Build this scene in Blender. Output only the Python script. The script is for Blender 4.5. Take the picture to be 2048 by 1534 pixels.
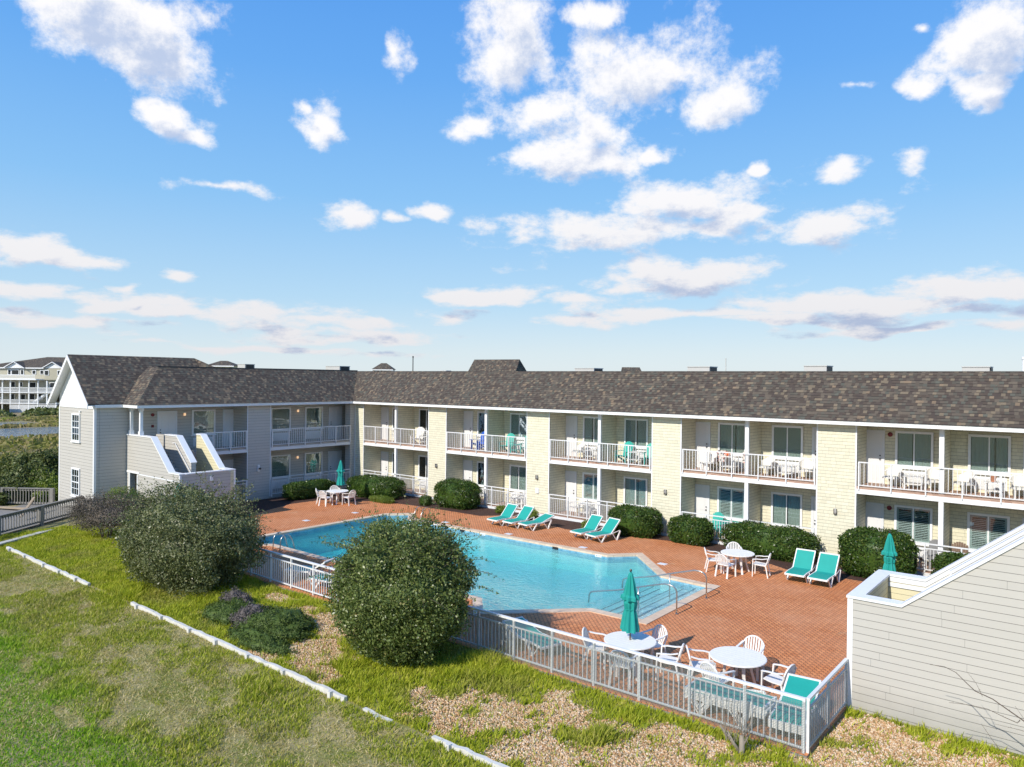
import bpy, math, random
import numpy as np
from mathutils import Vector, Matrix, noise as mnoise
from mathutils.geometry import tessellate_polygon
random.seed(7); rng = np.random.default_rng(11)
for o in list(bpy.data.objects): bpy.data.objects.remove(o)
S = bpy.context.scene
COL = S.collection
PI = math.pi

# ------------------------------------------------------------------ camera
CAM = (28.3136, -30.6345, 7.0559); YAW, PITCH, ROLL, FPX = 0.68310, -0.00484, 0.00997, 1467.43
cy, sy = math.cos(YAW), math.sin(YAW)
Fv = Vector((-sy*math.cos(PITCH), cy*math.cos(PITCH), math.sin(PITCH)))
Rv = Vector((cy, sy, 0)); Uv = Rv.cross(Fv)
c, s = math.cos(ROLL), math.sin(ROLL)
R2 = c*Rv + s*Uv; U2 = -s*Rv + c*Uv
cd = bpy.data.cameras.new('camera'); co = bpy.data.objects.new('camera', cd); COL.objects.link(co)
m = Matrix((( R2.x, U2.x, -Fv.x, CAM[0]), (R2.y, U2.y, -Fv.y, CAM[1]), (R2.z, U2.z, -Fv.z, CAM[2]), (0, 0, 0, 1)))
co.matrix_world = m
cd.sensor_width = 36; cd.lens = FPX*36/2048; cd.clip_start = 0.1; cd.clip_end = 9000
S.camera = co
S.render.resolution_x = 1024; S.render.resolution_y = 767

# ------------------------------------------------------------------ node helper
class NT:
    def __init__(s, tree): s.t = tree; s.n = tree.nodes; s.l = tree.links
    def node(s, kind, **kw):
        nd = s.n.new(kind)
        for k, v in kw.items(): setattr(nd, k, v)
        return nd
    def put(s, sock, v):
        if isinstance(v, bpy.types.NodeSocket): s.l.new(v, sock)
        else: sock.default_value = v
    def math(s, op, a, b=0.0, c=None, clamp=False):
        nd = s.node('ShaderNodeMath', operation=op, use_clamp=clamp)
        s.put(nd.inputs[0], a); s.put(nd.inputs[1], b)
        if c is not None: s.put(nd.inputs[2], c)
        return nd.outputs[0]
    def vmath(s, op, a, b=(0, 0, 0), out=0):
        nd = s.node('ShaderNodeVectorMath', operation=op)
        s.put(nd.inputs[0], a)
        if op not in ('LENGTH', 'NORMALIZE', 'FLOOR'): s.put(nd.inputs[1], b)
        return nd.outputs['Value'] if op in ('LENGTH', 'DOT_PRODUCT') else nd.outputs[0]
    def xyz(s, v):
        nd = s.node('ShaderNodeSeparateXYZ'); s.put(nd.inputs[0], v); return nd.outputs
    def comb(s, x, y, z=0.0):
        nd = s.node('ShaderNodeCombineXYZ'); s.put(nd.inputs[0], x); s.put(nd.inputs[1], y); s.put(nd.inputs[2], z); return nd.outputs[0]
    def noise(s, vec=None, scale=5, detail=3, rough=0.5, dist=0.0, out='Fac'):
        nd = s.node('ShaderNodeTexNoise')
        if vec is not None: s.put(nd.inputs['Vector'], vec)
        nd.inputs['Scale'].default_value = scale; nd.inputs['Detail'].default_value = detail
        nd.inputs['Roughness'].default_value = rough; nd.inputs['Distortion'].default_value = dist
        return nd.outputs[out]
    def white(s, vec):
        nd = s.node('ShaderNodeTexWhiteNoise', noise_dimensions='3D'); s.put(nd.inputs['Vector'], vec); return nd.outputs['Value']
    def ramp(s, fac, stops, interp='LINEAR'):
        nd = s.node('ShaderNodeValToRGB'); nd.color_ramp.interpolation = interp
        e = nd.color_ramp.elements
        while len(e) > 1: e.remove(e[-1])
        for i, (p, c) in enumerate(stops):
            el = e[0] if i == 0 else e.new(p)
            el.position = p; el.color = (*c, 1) if len(c) == 3 else c
        s.put(nd.inputs[0], fac); return nd.outputs[0]
    def mix(s, fac, a, b, mode='MIX'):
        nd = s.node('ShaderNodeMix', data_type='RGBA', blend_type=mode)
        s.put(nd.inputs[0], fac); s.put(nd.inputs[6], a if isinstance(a, bpy.types.NodeSocket) else (*a, 1)); s.put(nd.inputs[7], b if isinstance(b, bpy.types.NodeSocket) else (*b, 1))
        return nd.outputs[2]
    def mapr(s, v, a, b, c=0.0, d=1.0, smooth=False):
        nd = s.node('ShaderNodeMapRange'); nd.interpolation_type = 'SMOOTHSTEP' if smooth else 'LINEAR'
        s.put(nd.inputs[0], v)
        for i, q in enumerate((a, b, c, d)): nd.inputs[i+1].default_value = q
        return nd.outputs[0]

# ------------------------------------------------------------------ sun and sky
SUN = Vector((0.05, 1.0, -0.75)).normalized()
sd = bpy.data.lights.new('sun', 'SUN'); so = bpy.data.objects.new('sun', sd); COL.objects.link(so)
so.rotation_mode = 'QUATERNION'; so.rotation_quaternion = SUN.to_track_quat('-Z', 'Y')
sd.energy = 5.0; sd.angle = math.radians(0.5); sd.color = (1.0, 0.945, 0.85)
W = bpy.data.worlds.new('World'); S.world = W; W.use_nodes = True
w = NT(W.node_tree); w.n.clear()
SKY_STRENGTH = 0.13
sky = w.node('ShaderNodeTexSky', sky_type='NISHITA'); sky.sun_disc = False
sky.sun_elevation = math.radians(36.8); sky.sun_rotation = math.radians(183)
sky.air_density = 1.0; sky.dust_density = 0.6; sky.ozone_density = 2.2; sky.altitude = 10
tc = w.node('ShaderNodeTexCoord'); d = w.vmath('NORMALIZE', tc.outputs['Generated']); dx = w.xyz(d)
az = w.math('ARCTAN2', w.math('MULTIPLY', dx[0], -1.0), dx[1])        # angle from +Y towards -X
el = w.math('ARCSINE', dx[2])
azel = w.comb(az, el, 0.0)
# clouds: (azimuth, elevation, half width, half height, weight), all directions in the sky
def dirn(px, py):
    v = Fv + (px-1024)/FPX*R2 - (py-767)/FPX*U2; v.normalize()
    return math.atan2(-v.x, v.y), math.asin(v.z)
CL = [(210,35,170,95,1),(300,110,95,65,1),(345,235,62,34,.9),(395,268,38,24,.8),(637,255,46,46,.9),(610,222,28,20,.7),(795,98,25,40,.65),(445,380,100,17,.6),
 (695,420,48,24,.9),(860,430,36,24,.9),(785,432,28,16,.4),(1030,105,85,125,1),(1290,158,190,88,1),(1090,225,120,45,.95),(1180,260,60,50,.8),(950,255,60,26,.8),(1430,215,85,48,.95),(1150,312,105,30,.9),
 (1210,28,75,30,.8),(1390,395,150,36,.9),(1480,425,80,26,.8),(1200,478,205,44,1),(1420,450,90,18,.7),(1350,552,185,30,1),(1665,455,105,38,.85),(1520,335,28,16,.7),(1668,342,45,28,.85),
 (1832,338,60,34,.85),(1835,178,50,36,.7),(1985,75,100,75,.95),(1970,160,55,50,.8),(1830,50,20,12,.5),(1700,170,60,14,.25),
 (60,492,85,30,1),(160,522,75,24,1),(340,548,48,16,.8),
 (60,585,80,22,1),(252,580,34,14,.8),(290,608,160,17,1.1),(520,632,140,18,1.1),(650,648,130,14,1),(160,645,190,14,.9),(720,668,160,11,.8),
 (985,590,140,17,1.1),(1160,606,95,14,1),(920,632,60,12,.9),(1960,572,170,26,1.2),(1700,605,230,20,1.1),(1400,628,260,13,.9),(1800,655,260,11,.9),(600,700,260,8,.5),(1320,298,30,18,.3),(450,690,200,9,.7),(1150,640,110,9,.7),(1560,640,200,12,.9),(1950,620,150,14,.9)]
def cloud_group():
    g = bpy.data.node_groups.new('cloud_density', 'ShaderNodeTree')
    g.interface.new_socket('V', in_out='INPUT', socket_type='NodeSocketVector')
    g.interface.new_socket('D', in_out='OUTPUT', socket_type='NodeSocketFloat')
    G = NT(g); gi = G.node('NodeGroupInput'); go = G.node('NodeGroupOutput')
    v0 = gi.outputs[0]
    x = G.xyz(v0)
    el_ = G.math('MAXIMUM', x[1], 0.03)
    yy = G.math('MULTIPLY', G.math('LOGARITHM', G.math('ADD', el_, 0.13), 2.718), 0.62)     # finer and flatter low in the sky
    st = G.comb(x[0], yy, 0.0)
    def n2(vec, sc, de, ro, out='Fac'):
        nd = G.node('ShaderNodeTexNoise', noise_dimensions='2D'); G.put(nd.inputs['Vector'], vec)
        nd.inputs['Scale'].default_value = sc; nd.inputs['Detail'].default_value = de; nd.inputs['Roughness'].default_value = ro
        return nd.outputs[out]
    nb = n2(st, 6.0, 2, 0.6)
    nf = n2(G.vmath('ADD', st, (3.1, 1.7, 0.0)), 14, 8, 0.66)
    nw = n2(G.vmath('ADD', st, (7.0, 4.0, 0.0)), 11, 2, 0.6)
    warp = G.comb(G.math('MULTIPLY', G.math('SUBTRACT', nw, 0.5), 0.075), G.math('MULTIPLY', G.math('SUBTRACT', nb, 0.5), 0.045), 0.0)
    v = G.vmath('ADD', v0, warp)
    acc = None
    for (px, py, rx, ry, wt) in CL:
        a, e = dirn(px, py); a2, _ = dirn(px+rx, py); _, e2 = dirn(px, py-ry)
        ra, re = abs(a2-a)*1.25, abs(e2-e)*1.3
        q = G.vmath('LENGTH', G.vmath('MULTIPLY', G.vmath('SUBTRACT', v, (a, e, 0)), (1/ra, 1/re, 0)))
        k = G.math('SUBTRACT', 0.55*wt+0.45, q)
        acc = k if acc is None else G.math('MAXIMUM', acc, k)
    acc = G.math('MAXIMUM', acc, -0.8)
    D = G.math('ADD', acc, G.math('MULTIPLY', G.math('SUBTRACT', nb, 0.5), 1.1))
    D = G.math('ADD', D, G.math('MULTIPLY', G.math('SUBTRACT', nf, 0.5), 2.1))
    G.l.new(D, go.inputs[0]); return g
CG = cloud_group()
def cgi(v):
    nd = w.node('ShaderNodeGroup'); nd.node_tree = CG; w.l.new(v, nd.inputs[0]); return nd.outputs[0]
D0 = cgi(azel); D1 = cgi(w.vmath('ADD', azel, (0.012, 0.022, 0)))
alpha = w.mapr(D0, -0.12, 0.62, 0, 1, True)
shade = w.mapr(D1, 0.30, 1.05, 0.0, 1.0, True)
ccol = w.mix(shade, (1.0, 0.995, 0.98), (0.52, 0.62, 0.80))
lown = w.mapr(el, 0.02, 0.30, 0.80, 1.0)
ccol = w.mix(1.0, ccol, w.comb(lown, lown, w.math('ADD', lown, 0.04)), 'MULTIPLY')
grad = w.ramp(w.math('MULTIPLY', el, 1.6), [(0, (.84,.94,.99)), (.06, (.76,.90,.99)), (.17, (.52,.79,1.03)), (.38, (.29,.63,1.06)), (.62, (.16,.48,1.05)), (.85, (.10,.38,1.0)), (1, (.08,.31,.9))])
skyc = w.mix(0.88, sky.outputs[0], w.vmath('MULTIPLY', grad, (7.0, 7.0, 7.0)))
ccol2 = w.vmath('MULTIPLY', ccol, (7.7, 7.7, 7.7))
mixc = w.mix(alpha, skyc, ccol2)
bg = w.node('ShaderNodeBackground'); w.put(bg.inputs[0], mixc); bg.inputs[1].default_value = SKY_STRENGTH
ow = w.node('ShaderNodeOutputWorld'); w.l.new(bg.outputs[0], ow.inputs[0])
W.cycles.sampling_method = 'MANUAL'; W.cycles.sample_map_resolution = 256
S.view_settings.view_transform = 'Standard'; S.view_settings.look = 'None'; S.view_settings.exposure = 0.0; S.view_settings.gamma = 1.0
S.cycles.max_bounces = 8; S.cycles.diffuse_bounces = 3; S.cycles.transparent_max_bounces = 16

# ------------------------------------------------------------------ mesh helper
class MB:
    def __init__(s, T=None): s.v = []; s.f = []; s.T = T
    def add(s, vs, fs):
        b = len(s.v)
        if s.T: vs = [s.T(p) for p in vs]
        s.v += [tuple(p) for p in vs]; s.f += [tuple(i+b for i in f) for f in fs]; return s
    def box(s, x0, x1, y0, y1, z0, z1):
        if x0 > x1: x0, x1 = x1, x0
        if y0 > y1: y0, y1 = y1, y0
        if z0 > z1: z0, z1 = z1, z0
        return s.add([(x0,y0,z0),(x1,y0,z0),(x1,y1,z0),(x0,y1,z0),(x0,y0,z1),(x1,y0,z1),(x1,y1,z1),(x0,y1,z1)],
                     [(0,3,2,1),(4,5,6,7),(0,1,5,4),(1,2,6,5),(2,3,7,6),(3,0,4,7)])
    def cbox(s, cx, cy, cz, sx, sy, sz): return s.box(cx-sx/2, cx+sx/2, cy-sy/2, cy+sy/2, cz-sz/2, cz+sz/2)
    def poly(s, pts): return s.add(pts, [tuple(range(len(pts)))])
    def prism_y(s, prof, y0, y1):      # prof: [(x,z)] counter-clockwise seen from -Y
        n = len(prof)
        vs = [(x, y0, z) for x, z in prof]+[(x, y1, z) for x, z in prof]
        fs = [tuple(range(n)), tuple(range(2*n-1, n-1, -1))]+[(i, i+n, (i+1) % n+n, (i+1) % n) for i in range(n)]
        return s.add(vs, fs)
    def prism_z(s, prof, z0, z1):
        n = len(prof)
        vs = [(x, y, z0) for x, y in prof]+[(x, y, z1) for x, y in prof]
        fs = [tuple(range(n-1, -1, -1)), tuple(range(n, 2*n))]+[(i, (i+1) % n, (i+1) % n+n, i+n) for i in range(n)]
        return s.add(vs, fs)
    def tube(s, pts, r, n=8, cap=True):
        pts = [Vector(p) for p in pts]; rr = r if isinstance(r, (list, tuple)) else [r]*len(pts)
        vs = []; up0 = None
        for i, p in enumerate(pts):
            t = (pts[min(i+1, len(pts)-1)]-pts[max(i-1, 0)])
            if t.length < 1e-9: t = Vector((0, 0, 1))
            t.normalize()
            if up0 is None: up0 = Vector((0, 0, 1)) if abs(t.z) < .9 else Vector((1, 0, 0))
            a = up0-t*up0.dot(t)
            if a.length < 1e-6: a = t.orthogonal()
            a.normalize(); up0 = a; b = t.cross(a)
            for k in range(n):
                an = 2*PI*k/n; vs.append(p+(a*math.cos(an)+b*math.sin(an))*rr[i])
        fs = []
        for i in range(len(pts)-1):
            for k in range(n):
                fs.append((i*n+k, i*n+(k+1) % n, (i+1)*n+(k+1) % n, (i+1)*n+k))
        if cap: fs += [tuple(range(n-1, -1, -1)), tuple(range((len(pts)-1)*n, len(pts)*n))]
        return s.add(vs, fs)
    def strip(s, pts, hw, t, wdir=(1, 0, 0)):   # flat bar following pts, half width hw along wdir, thickness t
        wd = Vector(wdir).normalized(); pts = [Vector(p) for p in pts]; vs = []
        for i, p in enumerate(pts):
            tg = (pts[min(i+1, len(pts)-1)]-pts[max(i-1, 0)]).normalized(); nn = tg.cross(wd).normalized()
            h = hw[i] if isinstance(hw, (list, tuple)) else hw
            vs += [p-wd*h-nn*t/2, p+wd*h-nn*t/2, p+wd*h+nn*t/2, p-wd*h+nn*t/2]
        fs = [(3, 2, 1, 0)]
        for i in range(len(pts)-1):
            a, b = i*4, i*4+4
            for k in range(4): fs.append((a+k, a+(k+1) % 4, b+(k+1) % 4, b+k))
        e = (len(pts)-1)*4; fs.append((e, e+1, e+2, e+3)); return s.add(vs, fs)
    def lathe(s, prof, n=24, c=(0, 0), flute=None):
        vs = []; fs = []
        for j, (r, z) in enumerate(prof):
            for k in range(n):
                a = 2*PI*k/n; q = r*(1+(flute(j, a) if flute else 0)); vs.append((c[0]+q*math.cos(a), c[1]+q*math.sin(a), z))
        for j in range(len(prof)-1):
            for k in range(n): fs.append((j*n+k, j*n+(k+1) % n, (j+1)*n+(k+1) % n, (j+1)*n+k))
        fs += [tuple(range(n-1, -1, -1)), tuple(range((len(prof)-1)*n, len(prof)*n))]
        return s.add(vs, fs)
    def build(s, name, mat, parent=None, smooth=False, uv=True, off=None):
        me = bpy.data.meshes.new(name); vs = s.v
        if off is not None: vs = [(a-off[0], b-off[1], c-off[2]) for a, b, c in vs]
        me.from_pydata(vs, [], s.f); me.update()
        if uv: auto_uv(me)
        if smooth: me.polygons.foreach_set('use_smooth', [True]*len(me.polygons))
        me.materials.append(mat)
        o = bpy.data.objects.new(name, me); COL.objects.link(o)
        if parent: o.parent = parent
        return o
def auto_uv(me):
    n = len(me.polygons)
    if n == 0: return
    no = np.empty(n*3, dtype=np.float32); me.polygons.foreach_get('normal', no); no = no.reshape(-1, 3)
    co_ = np.empty(len(me.vertices)*3, dtype=np.float32); me.vertices.foreach_get('co', co_); co_ = co_.reshape(-1, 3)
    lv = np.empty(len(me.loops), dtype=np.int32); me.loops.foreach_get('vertex_index', lv)
    lt = np.empty(n, dtype=np.int32); me.polygons.foreach_get('loop_total', lt)
    pid = np.repeat(np.arange(n), lt); N = no[pid]; Pp = co_[lv]
    flat = np.abs(N[:, 2]) > 0.97
    t = np.stack([-N[:, 1], N[:, 0], np.zeros(len(N))], 1); L = np.linalg.norm(t, axis=1, keepdims=True); t = t/np.maximum(L, 1e-9)
    b = np.cross(N, t)
    t[flat] = (1, 0, 0); b[flat] = (0, 1, 0)
    uv = np.stack([(Pp*t).sum(1), (Pp*b).sum(1)], 1).astype(np.float32)
    la = me.uv_layers.new(name='UVMap'); la.data.foreach_set('uv', uv.ravel())
def empty(name, loc=(0, 0, 0), rz=0.0):
    o = bpy.data.objects.new(name, None); COL.objects.link(o); o.location = loc; o.rotation_euler = (0, 0, rz); o.empty_display_size = .2; return o
def tag(o, label=None, cat=None, group=None, kind=None):
    if label: o['label'] = label
    if cat: o['category'] = cat
    if group: o['group'] = group
    if kind: o['kind'] = kind
    return o
def dup(root, loc, rz, label, group=None):
    r = root.copy(); COL.objects.link(r); r.location = loc; r.rotation_euler = (0, 0, rz); r['label'] = label
    if group: r['group'] = group
    for ch in list(root.children):
        q = ch.copy(); COL.objects.link(q); q.parent = r
        for g in list(ch.children):
            d2 = g.copy(); COL.objects.link(d2); d2.parent = q
    return r
def struct(name, mb, mat, **k): return tag(mb.build(name, mat, **k), kind='structure')
def npmesh(name, verts, faces, mat, parent=None, k=4):
    me = bpy.data.meshes.new(name); nv = len(verts); nf = len(faces)
    me.vertices.add(nv); me.vertices.foreach_set('co', np.asarray(verts, dtype=np.float32).ravel())
    me.loops.add(nf*k); me.loops.foreach_set('vertex_index', np.asarray(faces, dtype=np.int32).ravel())
    me.polygons.add(nf); me.polygons.foreach_set('loop_start', np.arange(0, nf*k, k, dtype=np.int32))
    me.update(calc_edges=True); me.materials.append(mat)
    o = bpy.data.objects.new(name, me); COL.objects.link(o)
    if parent: o.parent = parent
    return o

# ------------------------------------------------------------------ materials
def newmat(name):
    m = bpy.data.materials.new(name); m.use_nodes = True; t = NT(m.node_tree); t.n.clear()
    o = t.node('ShaderNodeOutputMaterial'); b = t.node('ShaderNodeBsdfPrincipled'); t.l.new(b.outputs[0], o.inputs[0])
    return m, t, b, o
def plain(name, col, rough=.6, var=.06, scale=3.0, metal=0.0, spec=.5, bump=0.0, bscale=60):
    m, t, b, o = newmat(name)
    g = t.node('ShaderNodeNewGeometry')
    n = t.noise(g.outputs['Position'], scale, 4, .6); n2 = t.noise(g.outputs['Position'], scale*9, 3, .6)
    k = t.math('ADD', t.math('MULTIPLY', t.math('SUBTRACT', n, .5), var*2.4), t.math('MULTIPLY', t.math('SUBTRACT', n2, .5), var*1.6))
    k = t.math('ADD', k, 1.0)
    t.put(b.inputs['Base Color'], t.mix(1.0, col, t.comb(k, k, k), 'MULTIPLY'))
    b.inputs['Roughness'].default_value = rough; b.inputs['Metallic'].default_value = metal; b.inputs['Specular IOR Level'].default_value = spec
    if bump:
        bn = t.node('ShaderNodeBump'); bn.inputs['Strength'].default_value = bump; bn.inputs['Distance'].default_value = .01
        t.put(bn.inputs['Height'], t.noise(g.outputs['Position'], bscale, 3)); t.l.new(bn.outputs[0], b.inputs['Normal'])
    return m
def uvn(t): return t.node('ShaderNodeUVMap').outputs[0]
def siding(name, col, pitch=.162, line=.05, rough=.7):
    m, t, b, o = newmat(name); uv = t.xyz(uvn(t))
    v = t.math('DIVIDE', uv[1], pitch); fr = t.math('FRACT', v); row = t.math('FLOOR', v)
    rnd = t.white(t.comb(row, 3.0, 1.0))
    ln = t.math('LESS_THAN', fr, line)  # shadow line at each board lap, put into the colour
    g = t.node('ShaderNodeNewGeometry')
    st = t.noise(t.comb(t.math('MULTIPLY', uv[0], 1.2), t.math('MULTIPLY', uv[1], 25.0)), 3, 5, .65)
    bl = t.noise(g.outputs['Position'], 1.1, 4, .6)
    k = t.math('ADD', .9, t.math('ADD', t.math('MULTIPLY', rnd, .04), t.math('ADD', t.math('MULTIPLY', st, .07), t.math('MULTIPLY', bl, .08))))
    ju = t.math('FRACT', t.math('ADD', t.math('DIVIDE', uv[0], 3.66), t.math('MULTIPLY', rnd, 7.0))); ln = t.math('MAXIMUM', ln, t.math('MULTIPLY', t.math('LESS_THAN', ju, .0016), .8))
    grime = t.mapr(t.math('ADD', t.xyz(g.outputs['Position'])[2], t.math('MULTIPLY', bl, -.9)), -.55, .15, .72, 1.0); k = t.math('MULTIPLY', k, grime)
    cc = t.mix(1.0, col, t.comb(k, k, k), 'MULTIPLY')
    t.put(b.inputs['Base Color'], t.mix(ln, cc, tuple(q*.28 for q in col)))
    b.inputs['Roughness'].default_value = rough
    bn = t.node('ShaderNodeBump'); bn.inputs['Strength'].default_value = .6; bn.inputs['Distance'].default_value = .012
    t.put(bn.inputs['Height'], t.math('SUBTRACT', 1.0, fr)); t.l.new(bn.outputs[0], b.inputs['Normal'])
    return m
def cells(name, stops, rowh, cw, linew=.09, vline=.05, linecol=.35, rough=.85, interp='CONSTANT', jitter=.35, gran=.18, vlines=True, bump=.5, maxw=2.0, tone=None):
    """rows of random-width pieces: roof shingles, wall shingles"""
    m, t, b, o = newmat(name); uv = t.xyz(uvn(t))
    v = t.math('DIVIDE', uv[1], rowh); row = t.math('FLOOR', v); fv = t.math('FRACT', v)
    off = t.math('MULTIPLY', t.white(t.comb(row, 7.7, 0.0)), 13.0)
    wob = t.math('MULTIPLY', t.math('SUBTRACT', t.noise(t.comb(t.math('MULTIPLY', uv[0], 1/cw*.55), t.math('MULTIPLY', row, 5.3)), 1.0, 1, .5), .5), maxw)
    u = t.math('ADD', t.math('ADD', t.math('DIVIDE', uv[0], cw), off), wob)
    ci = t.math('FLOOR', u); fu = t.math('FRACT', u)
    rnd = t.white(t.comb(ci, row, 1.0)); rnd2 = t.white(t.comb(ci, row, 5.0))
    col = t.ramp(rnd, stops, interp)
    g = t.node('ShaderNodeNewGeometry')
    n = t.noise(g.outputs['Position'], 70, 3, .7); nb = t.noise(g.outputs['Position'], .6, 4, .6)
    k = t.math('ADD', 1.0, t.math('ADD', t.math('MULTIPLY', t.math('SUBTRACT', n, .5), gran*2), t.math('MULTIPLY', t.math('SUBTRACT', nb, .5), .22)))
    k = t.math('MULTIPLY', k, t.math('ADD', 1-jitter*.5, t.math('MULTIPLY', rnd2, jitter)))
    col = t.mix(1.0, col, t.comb(k, k, k), 'MULTIPLY')
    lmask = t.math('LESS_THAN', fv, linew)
    if not vlines: lmask = t.math('MULTIPLY', lmask, t.math('GREATER_THAN', rnd2, .35))  # roof shingles: lap shadow painted into the colour under random tabs
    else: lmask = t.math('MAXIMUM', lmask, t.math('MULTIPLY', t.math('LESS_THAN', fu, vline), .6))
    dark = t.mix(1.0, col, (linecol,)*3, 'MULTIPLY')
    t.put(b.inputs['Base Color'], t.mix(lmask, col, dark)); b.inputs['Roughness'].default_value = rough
    bn = t.node('ShaderNodeBump'); bn.inputs['Strength'].default_value = bump; bn.inputs['Distance'].default_value = .012
    t.put(bn.inputs['Height'], t.math('ADD', t.math('SUBTRACT', 1.0, fv), t.math('MULTIPLY', rnd2, .5))); t.l.new(bn.outputs[0], b.inputs['Normal'])
    return m
M = {}
M['white'] = plain('white_paint', (.80, .80, .79), .45, .04, 2)
M['white_metal'] = plain('white_metal', (.72, .72, .71), .45, .03, 2)
M['plastic'] = plain('white_plastic', (.78, .755, .71), .6, .05, 6, spec=.2)
M['cream_trim'] = plain('pale_trim', (.70, .71, .72), .5, .05, 2)
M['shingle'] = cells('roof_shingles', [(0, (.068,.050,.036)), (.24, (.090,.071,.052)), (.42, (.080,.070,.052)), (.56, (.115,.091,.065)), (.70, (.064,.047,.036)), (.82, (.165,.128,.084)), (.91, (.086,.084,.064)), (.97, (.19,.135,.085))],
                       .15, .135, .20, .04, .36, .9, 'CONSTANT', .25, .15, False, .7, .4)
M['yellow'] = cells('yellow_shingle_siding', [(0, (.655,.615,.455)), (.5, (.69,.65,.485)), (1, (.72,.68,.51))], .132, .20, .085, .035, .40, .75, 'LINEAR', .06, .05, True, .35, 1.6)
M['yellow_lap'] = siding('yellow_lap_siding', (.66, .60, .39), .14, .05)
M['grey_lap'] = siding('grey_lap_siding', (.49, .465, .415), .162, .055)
M['board_batten'] = plain('white_board', (.82, .82, .81), .5, .02)
M['dark_flash'] = plain('dark_flashing', (.035, .03, .028), .5, .1)
M['brown_flash'] = plain('brown_flashing', (.09, .07, .06), .6, .1)
M['soffit'] = plain('soffit', (.62, .62, .60), .7, .05)
M['concrete'] = plain('concrete', (.42, .38, .33), .85, .12, 2, bump=.2)
M['patio'] = cells('patio_paver', [(0, (.36,.22,.16)), (.5, (.44,.29,.22)), (1, (.48,.33,.25))], .1, .2, .08, .05, .55, .85, 'LINEAR', .2, .1, True, .2, .2)
M['door'] = plain('door_paint', (.72, .71, .70), .45, .02)
M['brass'] = plain('dark_metal', (.06, .05, .045), .35, .1, metal=.6)
M['steel'] = plain('brushed_steel', (.50, .48, .45), .28, .15, 20, metal=.9)
M['teal'] = plain('teal_canvas', (.008, .29, .245), .8, .10, 5, bump=.1, bscale=300)
M['teal_sling'] = plain('teal_sling', (.008, .31, .255), .7, .08, 4)
M['teal_paint'] = plain('teal_paint', (.03, .40, .33), .5, .06)
M['blue_paint'] = plain('blue_paint', (.02, .10, .48), .5, .06)
M['grey_paint'] = plain('grey_plastic', (.22, .22, .22), .6, .06)
M['brown_wood'] = plain('brown_wood', (.16, .10, .065), .7, .2, 6)
M['orange'] = plain('orange_skin', (.65, .13, .02), .5, .1)
M['terracotta'] = plain('terracotta', (.42, .18, .10), .8, .1)
M['wood_grey'] = plain('weathered_wood', (.23, .215, .19), .9, .25, 5, bump=.3)
M['wood_tan'] = plain('tan_timber', (.36, .28, .19), .9, .2, 5)
M['red'] = plain('red_alarm', (.16, .01, .015), .4, .05)
M['bark'] = plain('bark', (.10, .075, .055), .9, .3, 20, bump=.5)
M['bark_pale'] = plain('pale_bark', (.27, .23, .18), .9, .3, 15, bump=.5)
M['grey_box'] = plain('unit_metal', (.50, .49, .46), .5, .06)
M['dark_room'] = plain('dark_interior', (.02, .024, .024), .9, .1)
M['floral'] = cells('patterned_cushion', [(0, (.6,.55,.5)), (.3, (.10,.09,.10)), (.5, (.55,.25,.22)), (.65, (.7,.66,.6)), (.85, (.15,.12,.13))], .05, .06, .0, .0, 1, .9, 'CONSTANT', .2, .1, True, 0, 3)
M['cushion'] = plain('pale_cushion', (.68, .66, .60), .9, .1, 8)
M['curtain'] = plain('sheer_curtain', (.50, .52, .48), .9, .05)
M['shutter'] = plain('shutter_paint', (.66, .68, .66), .6, .03)
M['hose'] = plain('black_hose', (.015, .015, .017), .45, .1)
M['batting'] = plain('tile_dark', (.02, .04, .06), .3, .1)
def glassmat():
    m, t, b, o = newmat('window_glass'); t.n.remove(b)
    tr = t.node('ShaderNodeBsdfTransparent'); tr.inputs[0].default_value = (.80, .85, .84, 1)
    gl = t.node('ShaderNodeBsdfGlossy'); gl.inputs['Roughness'].default_value = .015; gl.inputs[0].default_value = (.9, .95, 1, 1)
    fr = t.node('ShaderNodeFresnel'); fr.inputs[0].default_value = 1.5
    g = t.node('ShaderNodeNewGeometry'); bn = t.node('ShaderNodeBump'); bn.inputs['Strength'].default_value = .12; bn.inputs['Distance'].default_value = .05
    t.put(bn.inputs['Height'], t.noise(g.outputs['Position'], 1.5, 2)); t.l.new(bn.outputs[0], gl.inputs['Normal'])
    fac = t.math('ADD', t.math('MULTIPLY', fr.outputs[0], 1.2), .03, clamp=True)
    mx = t.node('ShaderNodeMixShader'); t.put(mx.inputs[0], fac); t.l.new(tr.outputs[0], mx.inputs[1]); t.l.new(gl.outputs[0], mx.inputs[2]); t.l.new(mx.outputs[0], o.inputs[0])
    return m
M['glass'] = glassmat()
def emis(name, col, st):
    m, t, b, o = newmat(name); b.inputs['Base Color'].default_value = (*col, 1); b.inputs['Emission Color'].default_value = (*col, 1); b.inputs['Emission Strength'].default_value = st; return m
M['lamp'] = emis('lamp_glow', (1.0, .62, .34), .8)
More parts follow.
